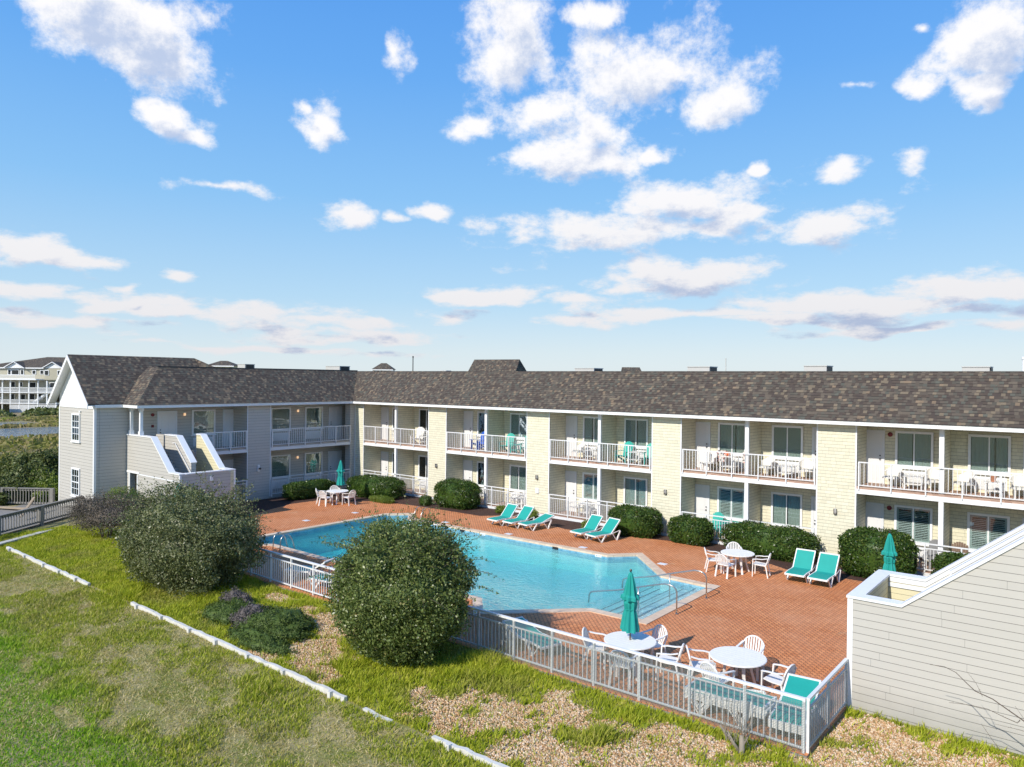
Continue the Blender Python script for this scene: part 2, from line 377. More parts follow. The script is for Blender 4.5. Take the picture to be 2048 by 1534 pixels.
def foliage(name, stops, rough=.45, trans=.22, scale=1.2, pw=.35):
    m, t, b, o = newmat(name)
    g = t.node('ShaderNodeNewGeometry'); n = t.noise(g.outputs['Position'], scale, 3, .6)
    f = t.math('ADD', t.math('MULTIPLY', g.outputs['Random Per Island'], 1-pw), t.math('MULTIPLY', t.mapr(n, .3, .7), pw), clamp=True)
    col = t.ramp(f, stops)
    t.put(b.inputs['Base Color'], col); b.inputs['Roughness'].default_value = rough; b.inputs['Specular IOR Level'].default_value = .35
    tl = t.node('ShaderNodeBsdfTranslucent'); t.put(tl.inputs[0], t.mix(1.0, col, (1.1, 1.3, .6), 'MULTIPLY'))
    mx = t.node('ShaderNodeMixShader'); mx.inputs[0].default_value = trans; t.l.new(b.outputs[0], mx.inputs[1]); t.l.new(tl.outputs[0], mx.inputs[2]); t.l.new(mx.outputs[0], o.inputs[0])
    return m
M['hedge'] = foliage('hedge_leaves', [(0, (.015,.034,.008)), (.35, (.035,.075,.014)), (.7, (.075,.135,.022)), (.9, (.16,.20,.045)), (1, (.16,.09,.035))], .32, .25, 6, .2)
M['bush'] = foliage('bush_leaves', [(0, (.045,.055,.02)), (.3, (.11,.13,.05)), (.65, (.19,.21,.09)), (.88, (.30,.30,.17)), (1, (.28,.16,.09))], .38, .2, 3, .3)
M['bush2'] = foliage('bush_leaves_green', [(0, (.035,.055,.014)), (.3, (.09,.13,.034)), (.65, (.17,.215,.06)), (.88, (.27,.29,.10)), (1, (.25,.14,.07))], .36, .22, 3, .3)
M['bright_leaf'] = foliage('bright_leaves', [(0, (.08,.12,.02)), (.5, (.16,.22,.03)), (1, (.26,.28,.06))], .5, .3)
M['grey_twig_leaf'] = foliage('grey_leaves', [(0, (.07,.06,.045)), (.5, (.15,.125,.10)), (.8, (.22,.18,.15)), (1, (.12,.14,.05))], .8, .1)
M['mound'] = foliage('mound_leaves', [(0, (.03,.05,.012)), (.5, (.075,.12,.02)), (1, (.15,.19,.045))], .6, .15, 4, .4)
M['grey_mound'] = foliage('grey_mound_leaves', [(0, (.08,.07,.06)), (.5, (.14,.12,.115)), (1, (.18,.16,.15))], .8, .1)
M['mulch_chip'] = foliage('mulch_chips', [(0, (.05,.022,.014)), (.5, (.11,.045,.028)), (.85, (.18,.085,.05)), (1, (.3,.2,.13))], .9, 0.0)
M['pebble'] = foliage('pebbles', [(0, (.26,.13,.05)), (.25, (.46,.26,.12)), (.5, (.58,.38,.20)), (.75, (.66,.50,.33)), (1, (.70,.62,.50))], .8, 0.0, .8, .2)
M['scrub'] = foliage('scrub_leaves', [(0, (.03,.045,.012)), (.35, (.08,.11,.028)), (.75, (.18,.20,.06)), (1, (.34,.30,.13))], .5, .15, .5, .4)
def grassmat():
    m, t, b, o = newmat('grass_blades')
    g = t.node('ShaderNodeNewGeometry'); p = g.outputs['Position']; x = t.xyz(p)
    rnd = g.outputs['Random Per Island']
    big = t.noise(p, .55, 4, .6); mid = t.noise(t.vmath('ADD', p, (20, 0, 0)), 2.2, 3, .6)
    col = t.ramp(t.math('ADD', t.math('MULTIPLY', rnd, .55), t.math('MULTIPLY', t.mapr(mid, .3, .7), .45)),
                 [(0, (.16,.21,.010)), (.3, (.30,.37,.018)), (.55, (.45,.49,.032)), (.82, (.56,.54,.08)), (1, (.62,.52,.20))])
    dry = t.ramp(rnd, [(0, (.16,.16,.03)), (.5, (.34,.32,.08)), (1, (.55,.45,.22))])
    south = t.mapr(x[1], -21.2, -20.2, 1.0, 0.0)            # the lawn beyond the white border
    olive = t.ramp(rnd, [(0, (.15,.21,.015)), (.35, (.29,.35,.025)), (.65, (.45,.48,.05)), (.87, (.60,.54,.15)), (1, (.70,.57,.28))])
    c1 = t.mix(t.math('MULTIPLY', south, .8), col, olive)
    c1 = t.mix(t.math('MULTIPLY', t.mapr(big, .50, .66), .55), c1, dry)
    vivid = t.ramp(rnd, [(0, (.09,.24,.006)), (.5, (.20,.42,.012)), (.85, (.34,.53,.025)), (1, (.50,.54,.08))])
    # the mown corner of lawn: a line running from (-7,-23) to (17,-25)
    vm = t.mapr(t.math('ADD', t.math('ADD', x[1], t.math('MULTIPLY', x[0], .10)), t.math('MULTIPLY', t.math('SUBTRACT', big, .5), 2.5)), -24.2, -22.2, 1.0, 0.0, True)
    t.put(b.inputs['Base Color'], t.mix(vm, c1, vivid)); b.inputs['Roughness'].default_value = .6; b.inputs['Specular IOR Level'].default_value = .25
    tl = t.node('ShaderNodeBsdfTranslucent'); t.put(tl.inputs[0], t.mix(vm, c1, vivid))
    mx = t.node('ShaderNodeMixShader'); mx.inputs[0].default_value = .35; t.l.new(b.outputs[0], mx.inputs[1]); t.l.new(tl.outputs[0], mx.inputs[2]); t.l.new(mx.outputs[0], o.inputs[0])
    return m
M['grass'] = grassmat()
def groundmat():
    m, t, b, o = newmat('ground_soil'); g = t.node('ShaderNodeNewGeometry'); p = g.outputs['Position']; x = t.xyz(p)
    n1 = t.noise(p, .6, 5, .65); n2 = t.noise(p, 6, 5, .7); n3 = t.noise(p, 40, 4, .7)
    soil = t.ramp(t.math('ADD', t.math('MULTIPLY', n2, .5), t.math('MULTIPLY', n3, .5)), [(.30, (.15,.12,.04)), (.45, (.30,.25,.10)), (.58, (.42,.35,.18)), (.72, (.60,.50,.32))])
    green = t.ramp(n3, [(.3, (.09,.11,.015)), (.55, (.19,.21,.03)), (.75, (.32,.31,.08))])
    near = t.mix(t.mapr(n1, .40, .56), green, soil)
    # marsh: west of the boardwalk
    sc = t.vmath('MULTIPLY', p, (.035, .05, 0)); ma = t.noise(sc, 3.2, 6, .62); mb_ = t.noise(t.vmath('ADD', sc, (5, 3, 0)), 9, 4, .6)
    marsh = t.ramp(t.math('ADD', t.math('MULTIPLY', ma, .6), t.math('MULTIPLY', mb_, .4)), [(.30, (.09,.10,.03)), (.45, (.17,.16,.05)), (.55, (.28,.21,.12)), (.66, (.22,.25,.05)), (.78, (.36,.28,.18))])
    far = t.mapr(x[0], -21.0, -16.5, 1.0, 0.0, True)
    t.put(b.inputs['Base Color'], t.mix(far, near, marsh)); b.inputs['Roughness'].default_value = .95
    bn = t.node('ShaderNodeBump'); bn.inputs['Strength'].default_value = .8; bn.inputs['Distance'].default_value = .05
    t.put(bn.inputs['Height'], t.math('ADD', n2, t.math('MULTIPLY', n3, .4))); t.l.new(bn.outputs[0], b.inputs['Normal'])
    return m
M['ground'] = groundmat()
def brickmat():
    m, t, b, o = newmat('terracotta_pavers'); g = t.node('ShaderNodeNewGeometry'); p = g.outputs['Position']
    rot = t.node('ShaderNodeVectorRotate'); t.put(rot.inputs[0], p); rot.inputs['Angle'].default_value = math.radians(45)
    wv = t.xyz(rot.outputs[0]); zig = t.math('MULTIPLY', t.math('PINGPONG', wv[0], .055), .55)
    v2 = t.comb(wv[0], t.math('ADD', wv[1], zig))
    br = t.node('ShaderNodeTexBrick'); t.put(br.inputs['Vector'], v2); br.offset = .5
    br.inputs['Scale'].default_value = 1.0; br.inputs['Brick Width'].default_value = .22; br.inputs['Row Height'].default_value = .112; br.inputs['Mortar Size'].default_value = .011; br.inputs['Mortar Smooth'].default_value = .2
    br.inputs['Color1'].default_value = (.58, .205, .075, 1); br.inputs['Color2'].default_value = (.70, .275, .105, 1); br.inputs['Mortar'].default_value = (.17, .06, .03, 1); br.inputs['Bias'].default_value = -.1
    n = t.noise(p, .35, 5, .65); n2 = t.noise(p, 3, 5, .7); n3 = t.noise(t.vmath('ADD', p, (9, 4, 0)), .9, 6, .75)
    c1 = t.mix(t.math('MULTIPLY', t.mapr(n, .40, .70), .45), br.outputs[0], (.70, .36, .20))
    k = t.math('ADD', .80, t.math('MULTIPLY', n2, .38)); c1 = t.mix(1.0, c1, t.comb(k, k, k), 'MULTIPLY')
    c1 = t.mix(t.math('MULTIPLY', t.mapr(n3, .60, .74), .5), c1, (.55, .42, .25))
    c1 = t.mix(t.math('MULTIPLY', t.mapr(t.noise(t.vmath('ADD', p, (3, 14, 0)), 1.6, 5, .7), .66, .72), .5), c1, (.22, .085, .05))
    t.put(b.inputs['Base Color'], c1); b.inputs['Roughness'].default_value = .85; b.inputs['Specular IOR Level'].default_value = .25
    bn = t.node('ShaderNodeBump'); bn.inputs['Strength'].default_value = .5; bn.inputs['Distance'].default_value = .006
    t.put(bn.inputs['Height'], t.math('SUBTRACT', 1.0, br.outputs['Fac'])); t.l.new(bn.outputs[0], b.inputs['Normal'])
    return m
M['brick'] = brickmat()
def copingmat():
    m, t, b, o = newmat('coping_stone'); uv = t.xyz(uvn(t)); g = t.node('ShaderNodeNewGeometry')
    br = t.node('ShaderNodeTexBrick'); t.put(br.inputs['Vector'], g.outputs['Position']); br.offset = 0.0
    br.inputs['Scale'].default_value = 1; br.inputs['Brick Width'].default_value = .30; br.inputs['Row Height'].default_value = .30; br.inputs['Mortar Size'].default_value = .006
    br.inputs['Color1'].default_value = (.62, .46, .32, 1); br.inputs['Color2'].default_value = (.70, .54, .39, 1); br.inputs['Mortar'].default_value = (.42, .30, .2, 1)
    n = t.noise(g.outputs['Position'], 4, 5, .7); k = t.math('ADD', .84, t.math('MULTIPLY', n, .32))
    t.put(b.inputs['Base Color'], t.mix(1.0, br.outputs[0], t.comb(k, k, k), 'MULTIPLY')); b.inputs['Roughness'].default_value = .8
    return m
M['coping'] = copingmat()
M['weathered_white'] = plain('weathered_white_paint', (.62, .60, .55), .8, .22, 7)
M['mulch'] = plain('mulch_soil', (.06, .028, .018), .95, .5, 14, bump=.8, bscale=40)
M['pool_plaster'] = plain('pool_plaster', (.50, .68, .66), .6, .05, 1.5)
M['tile'] = cells('pool_tile_band', [(0, (.12,.30,.42)), (.5, (.18,.38,.48)), (1, (.24,.44,.52))], .15, .15, .06, .06, 1.6, .3, 'LINEAR', .1, .05, True, 0, .1)
def watermat():
    m, t, b, o = newmat('pool_water_surface'); t.n.remove(b)
    g = t.node('ShaderNodeNewGeometry'); p = g.outputs['Position']
    h1 = t.noise(t.vmath('MULTIPLY', p, (1.0, 1.7, 1)), 3.2, 3, .55, .8); h2 = t.noise(t.vmath('MULTIPLY', p, (1.2, 1, 1)), 10.0, 2, .5, .5)
    h = t.math('ADD', h1, t.math('MULTIPLY', h2, .30))
    bn = t.node('ShaderNodeBump'); bn.inputs['Strength'].default_value = 1.0; bn.inputs['Distance'].default_value = .11; t.put(bn.inputs['Height'], h)
    bn2 = t.node('ShaderNodeBump'); bn2.inputs['Strength'].default_value = 1.0; bn2.inputs['Distance'].default_value = .10; t.put(bn2.inputs['Height'], h)
    rf = t.node('ShaderNodeBsdfRefraction'); rf.inputs['IOR'].default_value = 1.33; rf.inputs['Roughness'].default_value = .0; t.l.new(bn2.outputs[0], rf.inputs['Normal'])
    tr = t.node('ShaderNodeBsdfTransparent')
    mt = t.node('ShaderNodeMixShader'); mt.inputs[0].default_value = .32; t.l.new(tr.outputs[0], mt.inputs[1]); t.l.new(rf.outputs[0], mt.inputs[2])
    gl = t.node('ShaderNodeBsdfGlossy'); gl.inputs['Roughness'].default_value = .03; t.l.new(bn.outputs[0], gl.inputs['Normal'])
    fr = t.node('ShaderNodeFresnel'); t.put(fr.inputs[0], t.math('SUBTRACT', 1.33, t.math('MULTIPLY', g.outputs['Backfacing'], 1.33-1/1.33))); t.l.new(bn.outputs[0], fr.inputs['Normal'])
    mx = t.node('ShaderNodeMixShader'); t.put(mx.inputs[0], fr.outputs[0]); t.l.new(mt.outputs[0], mx.inputs[1]); t.l.new(gl.outputs[0], mx.inputs[2])
    top = t.math('GREATER_THAN', t.xyz(p)[2], -.115); tb_ = t.node('ShaderNodeBsdfTransparent'); mz = t.node('ShaderNodeMixShader'); t.put(mz.inputs[0], top); t.l.new(tb_.outputs[0], mz.inputs[1]); t.l.new(mx.outputs[0], mz.inputs[2]); t.l.new(mz.outputs[0], o.inputs[0])
    ab = t.node('ShaderNodeVolumeAbsorption'); ab.inputs['Color'].default_value = (.0, .885, .92, 1); ab.inputs['Density'].default_value = .46; t.l.new(ab.outputs[0], o.inputs['Volume'])
    return m
M['water'] = watermat()
def marshwater():
    m, t, b, o = newmat('marsh_water'); b.inputs['Base Color'].default_value = (.14, .15, .16, 1); b.inputs['Roughness'].default_value = .12; b.inputs['Specular IOR Level'].default_value = 1
    g = t.node('ShaderNodeNewGeometry'); bn = t.node('ShaderNodeBump'); bn.inputs['Strength'].default_value = 1; bn.inputs['Distance'].default_value = .3
    t.put(bn.inputs['Height'], t.noise(t.vmath('MULTIPLY', g.outputs['Position'], (1, 2, 1)), .8, 4)); t.l.new(bn.outputs[0], b.inputs['Normal']); return m
M['marsh_water'] = marshwater()
M['straw'] = foliage('dry_grass', [(0, (.24,.20,.06)), (.3, (.42,.34,.13)), (.6, (.60,.49,.24)), (.85, (.72,.60,.36)), (1, (.38,.42,.06))], .8, .3, 2, .4)
# ------------------------------------------------------------------ ground, deck, pool
def axis(lo, hi, step, far):
    a = list(np.arange(lo, hi+1e-6, step)); x = hi; st = step
    while x < far: st *= 1.45; x += st; a.append(x)
    x = lo; st = step
    while x > -far: st *= 1.45; x -= st; a.insert(0, x)
    return np.array(a)
def smooth(a, b, x):
    t = np.clip((x-a)/(b-a), 0, 1); return t*t*(3-2*t)
def gz(x, y):
    return -0.05-0.05*(1-smooth(-20.5, -17.0, y))-0.9*(1-smooth(-34, -17, x))
xs = axis(-34, 46, .8, 5000); ys = axis(-44, 4, .8, 5000)
GX, GY = np.meshgrid(xs, ys, indexing='ij'); GZ = gz(GX, GY)
bumps = np.array([[mnoise.noise(Vector((x*.25, y*.25, 0)))*.07+mnoise.noise(Vector((x*.9, y*.9, 3)))*.025 if (y < -16.6 and -40 < x < 60) else 0 for y in ys] for x in xs])
GZ = GZ+bumps
gv = np.stack([GX, GY, GZ], -1).reshape(-1, 3); ny = len(ys); gf = []
for i in range(len(xs)-1):
    for j in range(ny-1):
        mx_, my_ = (xs[i]+xs[i+1])/2, (ys[j]+ys[j+1])/2
        if -1.6 < mx_ < 18.8 and -14.9 < my_ < -3.4: continue
        gf.append((i*ny+j, (i+1)*ny+j, (i+1)*ny+j+1, i*ny+j+1))
gr = npmesh('ground', gv, gf, M['ground']); gr.data.polygons.foreach_set('use_smooth', [True]*len(gf)); tag(gr, kind='structure')
def offset_poly(P, d):
    n = len(P); out = []
    for i in range(n):
        p0, p1, p2 = Vector(P[i-1]), Vector(P[i]), Vector(P[(i+1) % n])
        a = (p1-p0).normalized(); b = (p2-p1).normalized()
        na, nb = Vector((-a.y, a.x)), Vector((-b.y, b.x))
        h = (na+nb); h = h/(1+na.dot(nb)); out.append(tuple(p1+h*d))
    return out
# outline of the coping, counter-clockwise
PO = [(-0.98,-13.05),(0.1,-14.2),(1.1,-13.2),(12.58,-13.2),(13.6,-14.28),(16.1,-11.75),(18.0,-11.67),(18.0,-6.45),(15.94,-6.33),(13.53,-3.9),(12.58,-4.97),(1.1,-4.97),(0.13,-3.91),(-0.98,-5.06)]
PW = offset_poly(PO, .31)
DECK = [(-5.4,-16.35),(23.96,-16.35),(23.96,-2.4),(21.0,-2.45),(20.9,-3.65),(18.2,-2.16),(16.9,-1.95),(15.8,-1.85),(14.75,-1.06),(13.4,-1.0),(11.5,-1.39),(11.4,-1.8),(8.34,-2.0),(6.3,-1.5),(4.2,-1.0),(3.14,-2.2),(.28,-2.25),(-1.96,-2.37),(-4.09,-2.72),(-5.48,-3.76),(-7.0,-4.7),(-7.1,-6.6),(-5.9,-9.6),(-5.4,-10.8)]
def tess(loops, z):
    L = [[Vector((x, y, 0)) for x, y in lp] for lp in loops]
    tr = tessellate_polygon(L); flat = [p for lp in loops for p in lp]
    fs = []
    for a, b, c3 in tr:
        A, B, Cc = flat[a], flat[b], flat[c3]
        fs.append((a, b, c3) if (B[0]-A[0])*(Cc[1]-A[1])-(B[1]-A[1])*(Cc[0]-A[0]) > 0 else (a, c3, b))
    return [(x, y, z) for x, y in flat], fs
mb = MB(); v_, f_ = tess([DECK, PO[::-1]], 0.0); mb.add(v_, f_)
nD = len(DECK)
for i in range(nD):
    pass
struct('pool_deck', mb, M['brick'])
mb = MB()
for i in range(nD):
    a, b = DECK[i], DECK[(i+1) % nD]; mb.poly([(a[0], a[1], -.15), (b[0], b[1], -.15), (b[0], b[1], -.001), (a[0], a[1], -.001)])
struct('deck_edge', mb, M['wood_grey'])
mb = MB(); n = len(PO)
for i in range(n):
    j = (i+1) % n; O1, O2, I1, I2 = PO[i], PO[j], PW[i], PW[j]
    mb.poly([(*O1, .025), (*O2, .025), (*I2, .025), (*I1, .025)])
    mb.poly([(*O1, -.1), (*O2, -.1), (*O2, .025), (*O1, .025)])
    mb.poly([(*I2, -.05), (*I1, -.05), (*I1, .025), (*I2, .025)])
struct('pool_coping', mb, M['coping'])
def pz(x): return -.72-.55*min(1, max(0, (15.5-x)/15.5))
mb = MB()
for i in range(n):
    j = (i+1) % n; mb.poly([(*PW[j], pz(PW[j][0])), (*PW[i], pz(PW[i][0])), (*PW[i], -.05), (*PW[j], -.05)])
v_, f_ = tess([PW], -1.7); mb.add([(x_, y_, pz(x_)) for x_, y_, z_ in v_], f_)
struct('pool_basin', mb, M['pool_plaster'])
PT = offset_poly(PO, .316); mb = MB()
for i in range(n):
    j = (i+1) % n; mb.poly([(*PT[j], -.28), (*PT[i], -.28), (*PT[i], -.045), (*PT[j], -.045)])
struct('pool_tile_band', mb, M['tile'])
PV = offset_poly(PO, .322); mb = MB(); v_, f_ = tess([PV], -.11); mb.add(v_, f_); v_, f_ = tess([PV], -1.69); mb.add([(x_, y_, pz(x_)+.01) for x_, y_, z_ in v_], [f[::-1] for f in f_])
for i in range(n):
    j = (i+1) % n; mb.poly([(*PV[i], pz(PV[i][0])+.01), (*PV[j], pz(PV[j][0])+.01), (*PV[j], -.11), (*PV[i], -.11)])
struct('pool_water', mb, M['water'])
mb = MB(); mn = MB(); x = 17.70
for k in range(5):
    x0 = x-.50; ztop = -.16-.11*k; e = max(0, 15.95-x0)
    y0, y1 = -11.30-e*.98, -6.72+e*.98
    mb.box(x0, x, y0, y1, -.90, ztop); mn.box(x0-.004, x0+.05, y0, y1, ztop-.03, ztop+.005); x = x0
struct('pool_steps', mb, M['pool_plaster']); struct('pool_step_edging', mn, M['batting'])
# mulch bed between deck and building
MUL = [(-5.4,-10.8),(-5.9,-9.6),(-7.1,-6.6),(-7.0,-4.7),(-5.48,-3.76),(-4.09,-2.72),(-1.96,-2.37),(.28,-2.25),(3.14,-2.2),(4.2,-1.0),(6.3,-1.5),(8.34,-2.0),(11.4,-1.8),(11.5,-1.39),(13.4,-1.0),(14.75,-1.06),(15.8,-1.85),(16.9,-1.95),(18.2,-2.16),(20.9,-3.65),(21.0,-2.45),(23.96,-2.4),(30,-2.4),(30,.2),(-9.9,.2),(-9.9,-10.8)]
MUL2 = offset_poly(MUL, -.25)
mb = MB(); v_, f_ = tess([MUL2], -.02); mb.add(v_, f_); struct('mulch_bed', mb, M['mulch'])
def in_poly(P, x, y):
    inside = np.zeros(len(x), bool); j = len(P)-1
    for i in range(len(P)):
        xi, yi = P[i]; xj, yj = P[j]
        cnd = ((yi > y) != (yj > y)) & (x < (xj-xi)*(y-yi)/(yj-yi+1e-12)+xi); inside ^= cnd; j = i
    return inside
def rand_rot(nn):
    q = rng.normal(size=(nn, 4)); q /= np.linalg.norm(q, axis=1, keepdims=True); w_, x_, y_, z_ = q.T
    return np.stack([np.stack([1-2*(y_*y_+z_*z_), 2*(x_*y_-z_*w_), 2*(x_*z_+y_*w_)], -1), np.stack([2*(x_*y_+z_*w_), 1-2*(x_*x_+z_*z_), 2*(y_*z_-x_*w_)], -1), np.stack([2*(x_*z_-y_*w_), 2*(y_*z_+x_*w_), 1-2*(x_*x_+y_*y_)], -1)], 1)
def octas(name, C3, sx, sy, sz, mat, flat=False):
    nn = len(C3); base = np.array([(1,0,0),(0,1,0),(-1,0,0),(0,-1,0),(0,0,1),(0,0,-1)], float)
    V = np.repeat(base[None], nn, 0)*np.stack([sx, sy, sz], -1)[:, None, :]*rng.uniform(.75, 1.15, (nn, 6, 1))
    if flat:
        a = rng.uniform(0, 2*PI, nn); ca, sa = np.cos(a), np.sin(a); R = np.zeros((nn, 3, 3)); R[:, 0, 0] = ca; R[:, 0, 1] = -sa; R[:, 1, 0] = sa; R[:, 1, 1] = ca; R[:, 2, 2] = 1
        tl = rand_rot(nn); R = .78*R+.22*tl
    else: R = rand_rot(nn)
    V = np.einsum('nij,nkj->nki', R, V)+C3[:, None, :]
    fb = np.array([(0,1,4),(1,2,4),(2,3,4),(3,0,4),(1,0,5),(2,1,5),(3,2,5),(0,3,5)])
    Fc = (np.arange(nn)[:, None, None]*6+fb[None]).reshape(-1, 3)
    return npmesh(name, V.reshape(-1, 3), Fc, mat, k=3)
px_ = rng.uniform(-10, 27, 26000); py_ = rng.uniform(-11, .2, 26000); k = in_poly(MUL2, px_, py_); px_, py_ = px_[k], py_[k]
nn = len(px_)
o = octas('mulch_chips', np.stack([px_, py_, rng.uniform(-.02, .02, nn)], -1), rng.uniform(.02, .05, nn), rng.uniform(.01, .02, nn), rng.uniform(.006, .012, nn), M['mulch_chip'], True)
tag(o, 'red brown mulch chips covering the planting beds beside the building', 'mulch', kind='stuff')

# ------------------------------------------------------------------ the motel
ZG, ZF = .13, 3.05
ZSB, ZST, ZEB, ZET, ZRU, ZRL, ZTOP = 2.777, 2.955, 5.439, 5.590, 4.025, 1.207, 7.55
XL = -9.785; XFL = -9.493; YF = -.42; A0, PER, CW, DEP = -10.394, 7.402, 1.513, 1.5
motel = tag(empty('motel'), 'two storey L shaped motel with yellow and grey walls around the pool', 'motel')
TM = None
TL = lambda p: (XL-p[1], p[0], p[2])
def part(name, mb_, mat, parent=None, **k): return mb_.build(name, mat, parent or motel, **k)
def window(T, s0, s1, z0, z1, kind, mull=True, parent=None, d=DEP):
    f = MB(T); w_ = .085
    f.box(s0, s0+w_, d-.07, d+.01, z0, z1); f.box(s1-w_, s1, d-.07, d+.01, z0, z1)
    f.box(s0+w_, s1-w_, d-.07, d+.01, z1-w_, z1); f.box(s0+w_, s1-w_, d-.07, d+.01, z0, z0+w_)
    a, b, c_, e = s0+w_, s1-w_, z0+w_, z1-w_
    if mull: mm = (a+b)/2; f.box(mm-.022, mm+.022, d-.055, d-.02, c_, e)
    fr = part('window', f, M['white'])
    part('sill', MB(T).box(s0-.05, s1+.05, d-.10, d+.01, z0-.05, z0-.001), M['white'], fr)
    part('pane', MB(T).box(a, b, d-.045, d-.040, c_, e), M['glass'], fr)
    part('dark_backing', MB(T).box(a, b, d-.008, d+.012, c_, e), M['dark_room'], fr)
    if kind == 'curtain':
        cm = MB(T); nseg = int((b-a)/.018); pts = []
        gap = (a+b)/2+random.uniform(-.12, .22); gw = .03
        for half in ((a+.02, gap-gw), (gap+gw, b-.02)):
            if half[1]-half[0] < .1: continue
            ns = max(6, int((half[1]-half[0])/.018)); prev = None
            for i in range(ns+1):
                s_ = half[0]+(half[1]-half[0])*i/ns; dd = d-.022+.008*math.sin(i*.95+random.uniform(-.5, .5))
                cur = ((s_, dd, c_), (s_, dd, e))
                if prev: cm.poly([prev[0], cur[0], cur[1], prev[1]])
                prev = cur
        part('curtain', cm, M['curtain'], fr)
    elif kind == 'blind':
        cm = MB(T); z = c_+.01
        while z < e-.01: cm.poly([(a, d-.028, z), (b, d-.028, z), (b, d-.014, z+.030), (a, d-.014, z+.030)]); z += .034
        part('blind', cm, M['curtain'], fr)
    elif kind == 'shutter':
        cm = MB(T); mm = (a+b)/2
        for (p, q) in ((a, mm), (mm, b)):
            cm.box(p, p+.07, d-.035, d-.012, c_, e); cm.box(q-.07, q, d-.035, d-.012, c_, e); cm.box(p+.07, q-.07, d-.035, d-.012, c_, c_+.08); cm.box(p+.07, q-.07, d-.035, d-.012, e-.08, e)
            z = c_+.10
            while z < e-.11: cm.poly([(p+.07, d-.036, z), (q-.07, d-.036, z), (q-.07, d-.012, z+.030), (p+.07, d-.012, z+.030)]); z += .066
        part('shutter', cm, M['shutter'], fr)
    elif kind == 'sash':
        g2 = MB(T)
        for i in (1, 2): q = a+(b-a)*i/3; g2.box(q-.011, q+.011, d-.056, d-.042, c_, e)
        for i in (1, 2, 3): q = c_+(e-c_)*i/4; hh = .025 if i == 2 else .011; g2.box(a, b, d-.058, d-.043, q-hh, q+hh)
        part('glazing_bars', g2, M['white'], fr)
        cm = MB(T); cm.box(a, b, d-.016, d-.010, c_, e); part('blind', cm, M['curtain'], fr)
    return fr
def grille(T, s0, s1, z0, z1, d=DEP):
    f = MB(T); f.box(s0, s1, d-.03, d+.005, z0, z1)
    z = z0+.05
    while z < z1-.04: f.add([(s0+.04, d-.033, z), (s1-.04, d-.033, z), (s1-.04, d-.055, z-.012), (s0+.04, d-.055, z-.012)], [(0, 1, 2, 3)]); z += .04
    part('air_grille', f, M['white'])
def door(T, s0, s1, z0, d=DEP, handle_right=True):
    z1 = z0+2.04; f = MB(T).box(s0, s1, d-.05, d+.004, z0, z1); ww = s1-s0
    for (u0, u1) in ((.13, .45), (.55, .87)):
        for (v0, v1) in ((.08, .42), (.47, .80), (.85, .94)):
            a, b, c_, e = s0+ww*u0, s0+ww*u1, z0+2.04*v0, z0+2.04*v1
            f.box(a, b, d-.054, d-.049, c_, e); f.box(a+.03, b-.03, d-.060, d-.053, c_+.03, e-.03)
    dr = part('door', f, M['door'])
    t = MB(T); t.box(s0-.09, s0-.003, d-.06, d+.004, z0, z1+.09); t.box(s1+.003, s1+.09, d-.06, d+.004, z0, z1+.09); t.box(s0-.003, s1+.003, d-.06, d+.004, z1+.003, z1+.09)
    part('door_frame', t, M['cream_trim'], dr)
    h = MB(T); sx = s1-.07 if handle_right else s0+.07
    h.cbox(sx, d-.075, z0+.98, .05, .05, .05); part('handle', h, M['brass'], dr); part('lock', MB(T).cbox(sx, d-.07, z0+1.12, .045, .03, .045), M['brass'], dr)
def railing(T, s0, s1, d, z0, ztop, two=False, sp=.14, pst=1.18):
    r = MB(T); n_ = max(1, round((s1-s0)/pst)); step = (s1-s0)/n_
    zb = z0+.10; zt2 = ztop-.18 if two else ztop
    r.box(s0, s1, d-.025, d+.025, ztop-.045, ztop)
    if two: r.box(s0, s1, d-.02, d+.02, zt2-.035, zt2)
    r.box(s0, s1, d-.02, d+.02, zb-.035, zb)
    for i in range(n_+1):
        q = s0+step*i; q = min(max(q, s0+.022), s1-.022); r.box(q-.022, q+.022, d-.028, d+.028, z0-.10, ztop-.046)
    ra = part('railing', r, M['white_metal'])
    b = MB(T); nb = int((s1-s0)/sp)
    for i in range(nb):
        q = s0+(i+.5)*(s1-s0)/nb; b.box(q-.0095, q+.0095, d-.0095, d+.0095, zb-.002, zt2-.03)
    part('balusters', b, M['white_metal'], ra)
def trims(T, s0, s1, z0, z1, d, w_=.05):
    t = MB(T)
    for q in (s0, s1-w_): t.box(q, q+w_, d-.012, d+.03, z0, z1)
    return t
